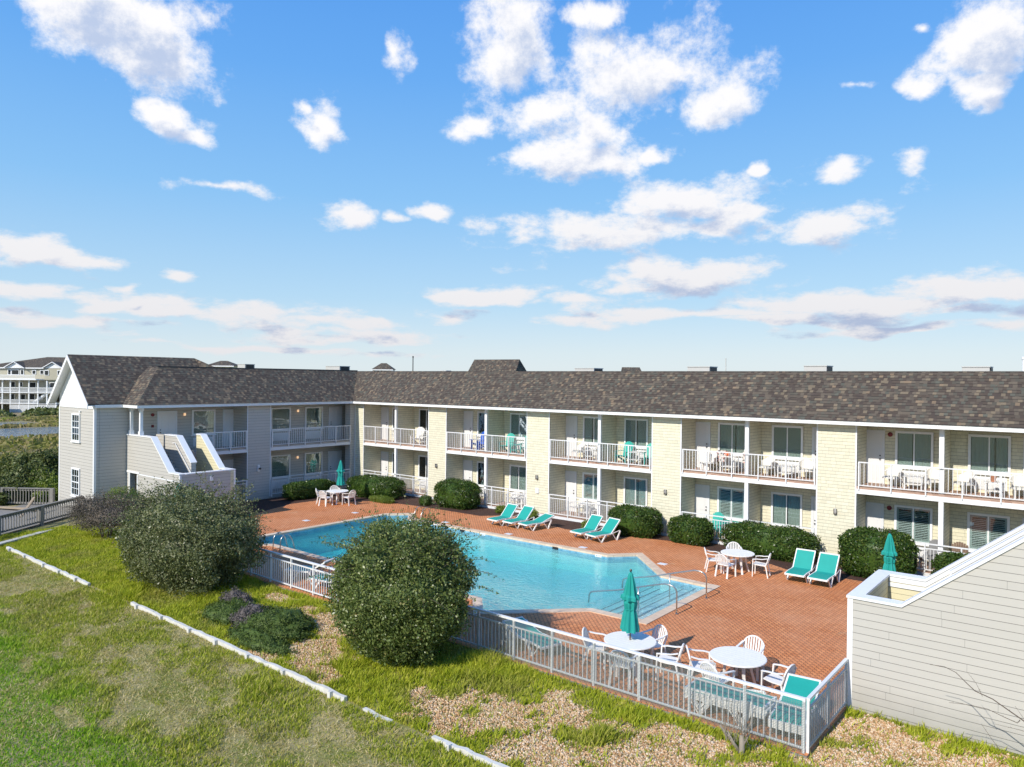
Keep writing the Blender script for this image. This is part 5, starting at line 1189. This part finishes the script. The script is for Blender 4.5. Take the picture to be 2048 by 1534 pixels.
# handrails, ladders, deck fittings
for (y_, lab) in ((-8.08, 'curved steel handrail on the far side of the pool steps'), (-10.2, 'curved steel handrail on the near side of the pool steps')):
    r = tag(empty('pool_handrail', (18.21, y_, 0)), lab, 'handrail'); s_ = -.35
    pts = [(0, 0, 0), (0, 0, .66), (-.03, -.01, .76), (-.10, -.02, .83), (-.22, -.03, .86), (-.40, -.03, .86), (-.9, -.06, .72), (-1.9, -.12, .42), (-2.75, -.2, .24), (-2.87, -.21, .20), (-2.93, -.21, .10), (-2.95, -.21, -.15)]
    pts = [(a, b*1.6, c_) for a, b, c_ in pts]
    MB().tube(pts, .022, 10).build('rail', M['steel'], r, smooth=True); MB().tube([(-1.25, -.12, .61), (-1.25, -.12, -.35)], .020, 10).build('support_post', M['steel'], r, smooth=True)
    MB().lathe([(.045, .001), (.045, .02), (.025, .03)], 14).build('flange', M['steel'], r)
for (x_, y_, sg, lab) in ((1.75, -5.0, -1, 'steel pool ladder on the far side of the pool'), (2.0, -13.15, 1, 'steel pool ladder on the near side beside the left big bush')):
    r = tag(empty('pool_ladder', (x_, y_, 0)), lab, 'ladder')
    for sx in (-.25, .25):
        pts = [(sx, -sg*.30, 0), (sx, -sg*.26, .48), (sx, -sg*.16, .60), (sx, 0, .66), (sx, sg*.16, .58), (sx, sg*.30, .35), (sx, sg*.42, -.05), (sx, sg*.44, -.6)]
        MB().tube(pts, .020, 10).build('rail', M['steel'], r, smooth=True)
    for z_ in (-.2, -.45): MB().box(-.25, .25, sg*.44-.04, sg*.44+.04, z_, z_+.02).build('tread', M['white_metal'], r)
LIDS = [(-2.4, -8.9), (-2.3, -5.95), (3.0, -4.62), (7.07, -4.66), (11.13, -4.66), (15.0, -4.95), (-2.7, -11.6), (15.0, -13.75)]
lid = tag(MB().box(-.17, .17, -.13, .13, .001, .012).build('access_cover', M['cream_trim']), 'square white skimmer cover set in the brick deck', 'cover', 'white covers in the deck'); 
for i, (x_, y_) in enumerate(LIDS):
    o = lid if i == 0 else lid.copy()
    if i: COL.objects.link(o)
    o.location = (x_, y_, 0)
    o['label'] = ['white deck cover left of the pool, middle of three', 'white deck cover at the far left pool corner', 'white deck cover beside the far pool ladder', 'white deck cover below the three loungers', 'white deck cover below the pair of loungers', 'white deck cover beside the angled pool corner', 'white deck cover near the left big bush', 'white deck cover on the near side behind the fence'][i]
o = MB().lathe([(.10, .001), (.10, .006), (.075, .008)], 20).build('deck_drain', M['grey_paint']); o.location = (22.31, -12.12, 0); tag(o, 'small round drain cover in the brick deck', 'drain')
# white depth marker tiles on the pool wall
for i, (p, q, u0) in enumerate([(9, 10, .06), (9, 10, .52), (6, 7, .45), (8, 9, .35)]): pass
mk = MB(); md = MB()
for (x_, y_, dx_) in ((12.15, -5.29, .30), (5.9, -5.29, .30), (2.9, -5.29, .3)):
    mk.box(x_, x_+dx_, y_-.008, y_-.002, -.10, -.0)
    for j in range(3): md.box(x_+.05+j*.075, x_+.08+j*.075, y_-.011, y_-.0085, -.08+.01*j, -.03)
o = mk.build('depth_marker', M['white']); tag(o, 'white depth marker tiles along the far pool wall', 'tiles'); md.build('marker_digits', M['batting'], o)
tag(MB().box(4.6, 4.9, -5.300, -5.285, -.12, -.02).box(10.0, 10.3, -5.300, -5.285, -.12, -.02).build('skimmer_mouth', M['dark_room']), 'dark skimmer openings in the far pool wall', 'skimmer')

# ------------------------------------------------------------------ balcony furniture
def adirondack(loc, rz, mat, label):
    r = tag(empty('adirondack_chair', loc, rz), label, 'chair')
    s_ = MB()
    for k in range(5): t = k/4; s_.box(-.26, .26, .26-.115*k, .26-.115*k-.095, .36-.03*k, .38-.03*k)
    s_.build('seat', mat, r); b = MB()
    for k in range(7):
        x_ = (k-3)*.078; zt = 1.02-.9*x_*x_*2; b.strip([(x_*.8, -.20, .25), (x_, -.42, zt)], [.030, .036], .018)
    b.build('backrest', mat, r)
    for sx in (-1, 1):
        MB().box(sx*.34-.05, sx*.34+.05, -.38, .38, .54, .562).build('armrest', mat, r); MB().box(sx*.30-.02, sx*.30+.02, .24, .34, 0, .539).build('leg', mat, r); MB().strip([(sx*.28, .22, .34), (sx*.28, -.45, .02)], .015, .09).build('leg', mat, r)
    return r
def wicker_chair(loc, rz, label, cush=True):
    r = tag(empty('wicker_chair', loc, rz), label, 'chair'); m_ = M['plastic']
    MB().box(-.27, .27, -.22, .26, .33, .37).build('seat', m_, r)
    pts = [(.30*math.cos(a)*1.0, -.02-.28*math.sin(a), .60+.20*max(0, math.sin(a))**1.5) for a in [PI*k/14 for k in range(-1, 16)]]
    b = MB().tube(pts, .030, 6); top = pts; low = [(x_*.85, y_*.85, .36) for x_, y_, z_ in pts]; n0 = len(pts)
    vs = [(x_*1.0, y_, z_) for x_, y_, z_ in top]+low+[(x_*.93, y_*.93, z_) for x_, y_, z_ in top]+[(x_*.93, y_*.93, .36) for x_, y_, z_ in low]; fs = []
    for i in range(n0-1): fs += [(i, i+1, n0+i+1, n0+i), (2*n0+i+1, 2*n0+i, 3*n0+i, 3*n0+i+1)]
    b.add(vs, fs); b.build('backrest', m_, r)
    if cush: MB().box(-.23, .23, -.18, .24, .371, .43).build('cushion', M['cushion'], r)
    for sx in (-1, 1):
        for sy_ in (-.20, .23): MB().tube([(sx*.25, sy_, .33), (sx*.27, sy_*1.1, 0)], .018, 6).build('leg', m_, r)
    return r
def side_table(loc, label, mat=None, hgt=.50, w_=.28, l_=.28, rz=0):
    r = tag(empty('side_table', loc, rz), label, 'table'); mat = mat or M['plastic']
    MB().box(-w_, w_, -l_, l_, hgt-.03, hgt).build('tabletop', mat, r); MB().box(-w_+.03, w_-.03, -l_+.03, l_-.03, hgt*.35, hgt*.35+.02).build('shelf', mat, r)
    for sx in (-1, 1):
        for sy_ in (-1, 1): MB().box(sx*(w_-.05)-.02, sx*(w_-.05)+.02, sy_*(l_-.05)-.02, sy_*(l_-.05)+.02, 0, hgt-.031).build('leg', mat, r)
    return r
B_ = [A0+k*PER+CW for k in range(6)]; D2 = PI   # facing the pool
z2, z1 = ZF+.002, ZG+.002
adirondack((B_[0]+4.1, .85, z2), PI+.3, M['plastic'], 'white slatted adirondack chair on the far corner balcony')
side_table((B_[0]+4.9, .7, z2), 'small white table on the far corner balcony')
resin = [((B_[0]+2.35, .8, z2), PI, 'white plastic armchair beside the post of the far corner balcony'), ((B_[0]+5.4, .8, z2), PI+.8, 'white plastic armchair at the right end of the far corner balcony'),
         ((B_[0]+4.6, .6, z1), PI, 'white plastic armchair on the far corner patio beside the hedge'), ((B_[1]+4.4, .7, z1), PI-.3, 'white plastic armchair on the patio behind the three loungers'), ((B_[1]+5.4, .7, z1), PI+.6, 'second white plastic armchair on the patio behind the three loungers'),
         ((B_[2]+1.3, .65, z1), PI-.3, 'white plastic armchair on the open patio right of the three loungers'), ((B_[2]+2.5, .6, z1), PI+.5, 'white plastic armchair beside the post on the open patio')]
for (lc, rz, lab) in resin: dup(proto, lc, rz, lab, 'white plastic armchairs on balconies and patios')
side_table((B_[1]+4.95, .75, z1), 'white side table on the patio behind the three loungers'); side_table((B_[2]+1.95, .65, z1), 'white side table on the open patio right of the loungers', None, .7, .35, .35)
adirondack((B_[0]+2.1, .8, z1), PI-.2, M['teal_paint'], 'teal adirondack chair on the far corner patio behind the hedge')
adirondack((B_[1]+1.75, .85, z2), PI-.2, M['blue_paint'], 'bright blue adirondack chair on the second balcony from the corner')
side_table((B_[1]+2.35, .7, z2), 'small blue and white table beside the blue chair', M['blue_paint'])
adirondack((B_[1]+3.85, .85, z2), PI+.1, M['teal_paint'], 'teal adirondack chair left of the pair on the second balcony')
adirondack((B_[1]+5.35, .8, z2), PI+.4, M['teal_paint'], 'teal adirondack chair at the column end of the second balcony')
side_table((B_[1]+4.65, .65, z2), 'teal side table between the two teal chairs on the second balcony', M['teal_paint'], .48, .25, .25)
wicker_chair((B_[2]+1.3, .8, z2), PI-.5, 'white wicker chair on the third balcony by the door'); side_table((B_[2]+2.1, .75, z2), 'small white table on the third balcony'); wicker_chair((B_[2]+2.65, .85, z2), PI+.5, 'pale wicker chair behind the post of the third balcony')
adirondack((B_[2]+3.95, .8, z2), PI-.1, M['teal_paint'], 'teal adirondack chair beside the post of the third balcony'); adirondack((B_[2]+5.45, .8, z2), PI+.4, M['teal_paint'], 'teal adirondack chair at the column end of the third balcony'); side_table((B_[2]+4.75, .65, z2), 'white table between the teal chairs on the third balcony', None, .6, .32, .32)
wicker_chair((B_[3]+1.0, .8, z2), PI-.3, 'wicker chair with patterned cushion on the fourth balcony', False)
tag(MB().box(-.24, .24, -.06, .06, 0, .5).build('cushion', M['floral']), 'patterned back cushion on the fourth balcony chair', 'cushion').location = (B_[3]+1.45, 1.05, z2+.42)
tag(MB().box(-.24, .24, -.06, .06, 0, .5).build('cushion', M['floral']), 'patterned cushion seen beside the post of the fourth balcony', 'cushion').location = (B_[3]+2.65, 1.15, z2+.42)
side_table((B_[3]+1.95, .75, z2), 'white table holding an orange pumpkin on the fourth balcony', None, .72, .35, .3)
pk = MB().lathe([(.02, 0), (.10, .02), (.14, .09), (.11, .17), (.03, .19)], 24, flute=lambda j, a: .06*math.cos(8*a)).build('pumpkin', M['orange'], None, smooth=True); pk.location = (B_[3]+1.85, .75, z2+.721); tag(pk, 'orange pumpkin on the white table of the fourth balcony', 'pumpkin')
tag(MB().strip([(0, 0, 0), (0, .03, .9)], .22, .03).build('folded_chair', M['plastic']), 'folded white chair leaning in the fourth balcony doorway', 'chair').location = (B_[3]+.75, .8, z2)
wicker_chair((B_[3]+3.6, .8, z2), PI-.5, 'white wicker chair right of the post on the fourth balcony'); side_table((B_[3]+4.45, .75, z2), 'white square table between wicker chairs on the fourth balcony', None, .5, .34, .25); wicker_chair((B_[3]+5.25, .8, z2), PI+.45, 'white wicker chair at the column end of the fourth balcony')
wicker_chair((B_[4]+1.1, .85, z2), PI-.4, 'white wicker chair by the door on the rightmost balcony'); side_table((B_[4]+1.85, .75, z2), 'white slatted table left of the post on the rightmost balcony', None, .5, .34, .25); wicker_chair((B_[4]+2.55, .8, z2), PI+.6, 'white wicker chair just left of the post on the rightmost balcony')
wicker_chair((B_[4]+3.5, .75, z2), PI-.7, 'white wicker chair right of the post on the rightmost balcony'); side_table((B_[4]+4.45, .7, z2), 'white table with a terracotta pot on the rightmost balcony', None, .52, .3, .25); wicker_chair((B_[4]+5.2, .75, z2), PI+.5, 'white wicker chair at the right edge of the picture')
o = MB().lathe([(.07, 0), (.10, .16), (.11, .17), (.11, .2), (.09, .2)], 18).build('flower_pot', M['terracotta']); o.location = (B_[4]+4.4, .7, z2+.521); tag(o, 'terracotta pot on the table of the rightmost balcony', 'pot')
adirondack((B_[3]+1.25, .75, z1), PI-.1, M['teal_paint'], 'teal adirondack chair on the patio above the long hedge'); side_table((B_[3]+2.1, .6, z1), 'teal table beside the adirondack chair above the long hedge', M['teal_paint'], .75, .4, .3)
adirondack((B_[4]+2.35, .85, z1), PI-.5, M['grey_paint'], 'dark grey adirondack chair just left of the ground floor post on the right'); adirondack((B_[4]+3.35, .9, z1), PI+.1, M['brown_wood'], 'brown adirondack chair right of the ground floor post on the right')
wicker_chair((B_[2]+4.4, .6, z1), PI, 'white chair behind the hedge on the open patio', False)
# chairs glimpsed in the stair doorway
dup(proto, (-10.5, -13.1, 0.02), -PI/2-1.2, 'white plastic armchair inside the doorway of the grey stair wall', 'white plastic armchairs on balconies and patios')

# ------------------------------------------------------------------ rooftop units, far roofs, poles
for i, (x0_, x1_, y_, zt) in enumerate([(2.69, 4.08, 7.0, 7.83), (10.2, 11.49, 7.0, 7.90), (16.48, 17.56, 7.0, 7.92), (23.27, 24.3, 7.0, 7.85), (-21.0, -19.2, 6.0, 8.03), (-36.3, -35.0, 7.2, 8.31)]):
    dx_ = x1_-x0_; r = tag(empty('rooftop_unit', (x0_, y_, ZTOP-.06)), ['flat grey unit on the roof above the second balcony', 'box shaped unit on the roof above the third balcony', 'grey box unit on the roof above the fourth balcony', 'flat box unit on the roof near the right edge', 'box unit on the roof behind the left wing corner', 'dark box unit on the roof beside the small hipped roof'][i], 'rooftop unit', 'units on the motel roof')
    hgt = zt-ZTOP+.06; MB().box(0, dx_, 0, 1.0, 0, hgt-.04).build('housing', M['grey_box'], r); MB().box(-.03, dx_+.03, -.03, 1.03, hgt-.04, hgt).build('lid', M['grey_box'], r); MB().box(dx_+.001, dx_+.03, .1, .9, .02, hgt-.06).build('side_louvre', M['dark_flash'], r)
def hip_house(loc, rz, w_, d_, h0, h1, label, wall, gable=False, win=True):
    r = tag(empty('far_house', loc, rz), label, 'house'); hw, hd = w_/2, d_/2
    wl = MB().box(-hw*.9, hw*.9, -hd*.9, hd*.9, -loc[2]-.5, h0).build('wall', wall, r)
    rf_ = MB()
    if gable: rf_.add([(-hw, -hd, h0), (hw, -hd, h0), (hw, hd, h0), (-hw, hd, h0), (-hw, 0, h1), (hw*.86, 0, h1)], [(0, 1, 5, 4), (2, 3, 4, 5), (1, 2, 5), (3, 0, 4), (0, 3, 2, 1)])
    else: rf_.add([(-hw, -hd, h0), (hw, -hd, h0), (hw, hd, h0), (-hw, hd, h0), (-hw*.25, 0, h1), (hw*.25, 0, h1)], [(0, 1, 5, 4), (2, 3, 4, 5), (1, 2, 5), (3, 0, 4), (0, 3, 2, 1)])
    rf_.build('roof', M['shingle'], r)
    MB().box(-hw-.02, hw+.02, -hd-.03, -hd+.03, h0-.16, h0-.005).build('fascia', M['white'], r)
    if win:
        for k in range(5): q = -hw*.8+k*(hw*1.35)/4*1.0; MB().box(q, q+hw*.16, -hd*.9-.03, -hd*.9+.0, h0-.75, h0-.2).build('window', M['dark_room'], r)
    return r
hip_house((-74.6, 27.4, 0), YAW, 4.2, 3.4, 8.75, 9.5, 'small brown hipped roof showing above the left wing roof', M['yellow_lap'], win=False)
hip_house((-63.7, 49.2, 0), YAW, 3.5, 3.4, 8.55, 9.6, 'square lookout tower with hipped roof and white posts beyond the motel', M['white'])
hip_house((-10.45, 15.2, 0), YAW-.5, 4.6, 3.6, 6.9, 8.72, 'dark shingled gable roof rising behind the motel ridge', M['grey_lap'], True, False)
hip_house((-22.2, 57.2, 0), YAW, 2.6, 2.2, 8.2, 8.95, 'tiny white gabled roof peeking above the motel ridge', M['white'], True, False)
for (x_, y_, h_, r_, mt, nm, lab) in ((-15.86, 10.79, 8.93, .045, 'dark_flash', 'utility_pole', 'thin dark pole rising behind the motel roof'), (-32.5, 113.3, 11.9, .10, 'grey_box', 'radio_mast', 'faint grey radio mast beyond the motel'), (24.70, 18.0, 8.6, .10, 'white', 'vent_pipe', 'white vent pipe with a cap at the right edge above the roof')):
    r = tag(empty(nm, (x_, y_, 0)), lab, nm.replace('_', ' ')); MB().tube([(0, 0, -.5), (0, 0, h_-.15)], [r_, r_*.85], 10).build('shaft', M[mt], r); MB().tube([(0, 0, h_-.15), (0, 0, h_)], r_*1.25, 10).build('cap', M[mt], r)
# the three storey beach house beyond the marsh
FH = Vector((-155.9, 21.7, -.95)); uR = Vector((cy, sy, 0)); uF = Vector((-sy, cy, 0))
bh = tag(empty('beach_house', FH, YAW), 'three storey beige beach house with white decks and brown hipped roofs beyond the marsh', 'house')
m1 = 157/FPX
def U(px): return px*m1
W0, W1 = U(-62), U(117.5); D0, D1 = 2.6, 14.0
hb = lambda name, mb_, mat, par=None: mb_.build(name, mat, par or bh)
Zl = lambda py: (821-py)*m1+.5
hb('wall', MB().box(W0, W1, D0, D1, 0, Zl(736)), M['beige'] if 'beige' in M else M.setdefault('beige', siding('beige_lap', (.42, .39, .29), .25, .06)))
hb('wing_wall', MB().box(W1+.01, U(136), D0+3, D1, 0, Zl(737)), M['grey_lap'])
rr = MB(); ze = Zl(736); a0, a1 = W0-.4, W1+.5
rr.add([(a0, D0-.4, ze), (a1+1.6, D0-.4, ze), (a1+1.6, D1+.4, ze), (a0, D1+.4, ze), (U(-10), 7.5, Zl(713)), (U(104), 7.5, Zl(713))], [(0, 1, 5, 4), (2, 3, 4, 5), (1, 2, 5), (3, 0, 4), (0, 3, 2, 1)])
rr.v[4+0] = (U(54), 7.5, Zl(712.5)); rr.build('roof', M['shingle'], bh)
for (c_, hw_) in ((19.5, 21), (97.5, 21)):
    g_ = MB(); ya = D0-.9
    g_.add([(U(c_-hw_), ya, Zl(736)), (U(c_+hw_), ya, Zl(736)), (U(c_), ya, Zl(723.5)), (U(c_-hw_), 8, Zl(736)), (U(c_+hw_), 8, Zl(736)), (U(c_), 8, Zl(723.5))], [(1, 4, 5, 2), (3, 0, 2, 5)]); rg = g_.build('gable_roof', M['shingle'], bh)
    MB().add([(U(c_-hw_+2), ya+.35, Zl(736.5)), (U(c_+hw_-2), ya+.35, Zl(736.5)), (U(c_), ya+.35, Zl(725))], [(0, 1, 2)]).build('gable_panel', M['white'], rg)
    MB().strip([(U(c_-hw_-.5), ya-.02, Zl(736.8)), (U(c_), ya-.02, Zl(724)), (U(c_+hw_+.5), ya-.02, Zl(736.8))], .05, .16, (0, 1, 0)).build('rake_board', M['white'], rg)
hb('bay_wall', MB().box(U(79.5), U(116), D0-.5, D0-.01, Zl(760), Zl(737)), M['beige'])
hb('eave_board', MB().box(W0, U(78), D0-.45, D0-.4, Zl(737.5), Zl(735.5)), M['white'])
for (c_, w_, t, b_, dd) in ((6, 3.5, 741, 749.5, D0), (18, 8, 741, 749.5, D0), (32, 3.5, 741, 749.5, D0), (56, 4, 741.5, 748, D0), (72, 4, 741.5, 748, D0), (84.5, 4.5, 741.5, 750, D0-.5), (110.5, 4.5, 741.5, 750, D0-.5), (-20, 4, 741, 749, D0), (-40, 4, 741, 749, D0)):
    wf = hb('window', MB().box(U(c_-w_), U(c_+w_), dd-.10, dd-.002, Zl(b_+1), Zl(t-1.5)), M['white']); MB().box(U(c_-w_+1.2), U(c_+w_-1.2), dd-.13, dd-.101, Zl(b_), Zl(t)).build('pane', M['dark_room'], wf)
for (c_, w_, t, b_) in ((12, 5, 765, 775), (29, 3, 766, 774), (53, 6, 766, 776), (93, 4, 766, 775), (102, 4, 766, 775), (52, 5, 789, 800), (68, 5, 789, 800), (34, 4, 790, 800), (12, 4, 790, 800), (-20, 5, 766, 776), (-20, 5, 790, 800)):
    wf = hb('window', MB().box(U(c_-w_-1), U(c_+w_+1), D0-.06, D0-.002, Zl(b_+.5), Zl(t-1)), M['white']); MB().box(U(c_-w_), U(c_+w_), D0-.09, D0-.061, Zl(b_), Zl(t)).build('pane', M['dark_room'], wf)
for c_ in (-54, -36, -18, 0, 8, 24, 42, 61, 79, 97, 115.3): hb('deck_post', MB().box(U(c_-1), U(c_+1), .0, .2, 0, Zl(762) if c_ > 70 else Zl(761)), M['white'])
for (t, b_, x1_) in ((785, 789, 117), (808, 811, 117), (758.5, 763, 79)): hb('deck_beam', MB().box(W0, U(x1_), -.1 if x1_ > 80 else -.6, D0-.05, Zl(b_)+.25, Zl(t)), M['white'])
for (t, b_, x1_, yy) in ((775.5, 783.5, 117, .05), (800, 807.5, 79, .05), (750.5, 758.5, 77, -.5)):
    rl = hb('deck_railing', MB().box(W0, U(x1_), yy-.05, yy+.05, Zl(t)-.10, Zl(t)).box(W0, U(x1_), yy-.04, yy+.04, Zl(b_), Zl(b_)+.1), M['white']); bb = MB(); q = W0
    while q < U(x1_): bb.box(q, q+.07, yy-.02, yy+.02, Zl(b_), Zl(t)-.1); q += .22
    bb.build('balusters', M['white'], rl)
lt_ = MB(); q = U(24)
while q < U(117): lt_.box(q, q+.13, .03, .06, 0, Zl(810)); q += .19
hb('base_screen', lt_, M['white'])
hb('deck_stair', MB().strip([(U(66), .9, Zl(806)), (U(92), .9, Zl(788))], .5, .35, (0, 1, 0)), M['white'])
sh = tag(empty('shed', FH+uR*U(2)-uF*6, YAW), 'small beige shed with a pale roof in front of the beach house', 'shed')
MB().box(-6, U(19), 0, 3, 0, Zl(803)).build('wall', M['beige'], sh); MB().add([(-6.5, -.5, Zl(803)), (U(21), -.5, Zl(803)), (U(21), 3.5, Zl(797)), (-6.5, 3.5, Zl(797)), (-6.5, -.5, Zl(803)+.2), (U(21), -.5, Zl(803)+.2), (U(21), 3.5, Zl(797)+.2), (-6.5, 3.5, Zl(797)+.2)], [(4, 5, 6, 7), (0, 1, 5, 4), (1, 2, 6, 5), (3, 2, 1, 0)]).build('roof', M['grey_box'], sh)

# ------------------------------------------------------------------ small foreground things
r = tag(empty('cut_stump', (22.95, -17.05, -.1)), 'grey forked stump of a cut shrub in front of the netted fence', 'stump')
MB().tube([(0, 0, -.05), (.02, .02, .18), (.0, .06, .42)], [.07, .055, .045], 10).build('trunk', M['bark_pale'], r, smooth=True)
for (pts, rd) in (([(0, .02, .08), (-.18, .02, .28), (-.42, .0, .52)], (.04, .03, .015)), ([(0, .02, .1), (-.1, -.08, .3), (-.22, -.1, .5)], (.03, .02, .012)), ([(.02, .02, .2), (.12, .1, .45), (.15, .12, .7)], (.025, .018, .008))): MB().tube(pts, list(rd), 7).build('limb', M['bark_pale'], r, smooth=True)
tw_ = MB()
for i in range(46):
    a = random.uniform(0, 2*PI); p = Vector((random.uniform(-.35, .15), random.uniform(-.05, .1), random.uniform(.25, .5))); v = Vector((math.cos(a)*.5, math.sin(a)*.35, 1)).normalized(); pts = [p]
    for k in range(5): v = (v+Vector((random.uniform(-.25, .25), random.uniform(-.2, .2), 0))).normalized(); pts.append(pts[-1]+v*random.uniform(.08, .15))
    tw_.tube(pts, [.006, .005, .004, .003, .002, .0015], 4, False)
tw_.build('twigs', M['bark_pale'], r, uv=False)
# bare thorny branch reaching in at the right
br = tag(empty('bare_shrub', (27.55, -15.6, -.1)), 'bare thorny dark branches reaching across the grey siding at lower right', 'shrub')
def branch(pts, r0, r1, spur=22):
    m_ = MB(); n_ = len(pts); m_.tube(pts, [r0+(r1-r0)*i/(n_-1) for i in range(n_)], 6)
    for k in range(spur):
        t_ = random.uniform(.1, .98)*(n_-1); a, b = Vector(pts[int(t_)]), Vector(pts[min(int(t_)+1, n_-1)]); p = a.lerp(b, t_-int(t_)); d_ = Vector((random.uniform(-1, 1), random.uniform(-1, 1), random.uniform(-.5, 1))).normalized()*random.uniform(.012, .04)
        m_.tube([p, p+d_], [.003, .0012], 3, False)
    m_.build('branch', M['bark'], br, uv=False)
def bpt(px, py, yy):
    """a point of the shrub: ray direction through (px,py) met with the vertical plane y=yy"""
    v = Fv+(px-1024)/FPX*R2-(py-767)/FPX*U2; t_ = (yy-CAM[1])/v.y; return (CAM[0]+v.x*t_-27.55, yy+15.6, CAM[2]+v.z*t_+.1)
branch([(.6, -.3, 0), bpt(2110, 1490, -15.3), bpt(2045, 1440, -15.1), bpt(1985, 1398, -15.0), bpt(1950, 1382, -15.0), bpt(1932, 1365, -14.95), bpt(1912, 1345, -14.9), bpt(1888, 1333, -14.9), bpt(1860, 1329, -14.85)], .012, .0035)
branch([bpt(2040, 1440, -15.1), bpt(2035, 1446, -15.1), bpt(2010, 1435, -15.05), bpt(1975, 1418, -15.0), bpt(1940, 1410, -15.0), bpt(1898, 1405, -14.95)], .007, .003)
branch([bpt(1965, 1393, -15.0), bpt(1952, 1366, -14.95), bpt(1935, 1345, -14.9)], .004, .002, 10)
branch([(.5, -.1, 0), bpt(2090, 1475, -15.2), bpt(2040, 1460, -15.1), bpt(1990, 1448, -15.05)], .007, .002, 8)
branch([(.4, .1, 0), bpt(2060, 1455, -15.2), bpt(2030, 1412, -15.1)], .006, .002, 5)
branch([(.1, .0, 0), bpt(1985, 1480, -15.3), bpt(1962, 1447, -15.2)], .006, .002, 3)
hs_ = MB().tube([(24.0, -13.62, -.05), (24.03, -13.75, -.07), (24.15, -13.95, -.085), (24.4, -14.02, -.085), (24.75, -14.0, -.085), (25.0, -14.05, -.085)], .014, 7).build('hose', M['hose'], None, smooth=True, off=(24.3, -13.9, -.08)); hs_.location = (24.3, -13.9, -.08); tag(hs_, 'short black hose trailing from the foot of the grey wall', 'hose')
r = tag(empty('utility_cabinet', (-2.6, -16.6, -.1)), 'pale green framed cabinet behind the left big bush', 'cabinet')
MB().box(-.5, .5, -.4, .4, 0, 1.05).build('body', M['grey_box'], r); MB().box(-.55, .55, -.45, .45, 1.051, 1.12).build('lid', M['cream_trim'], r)
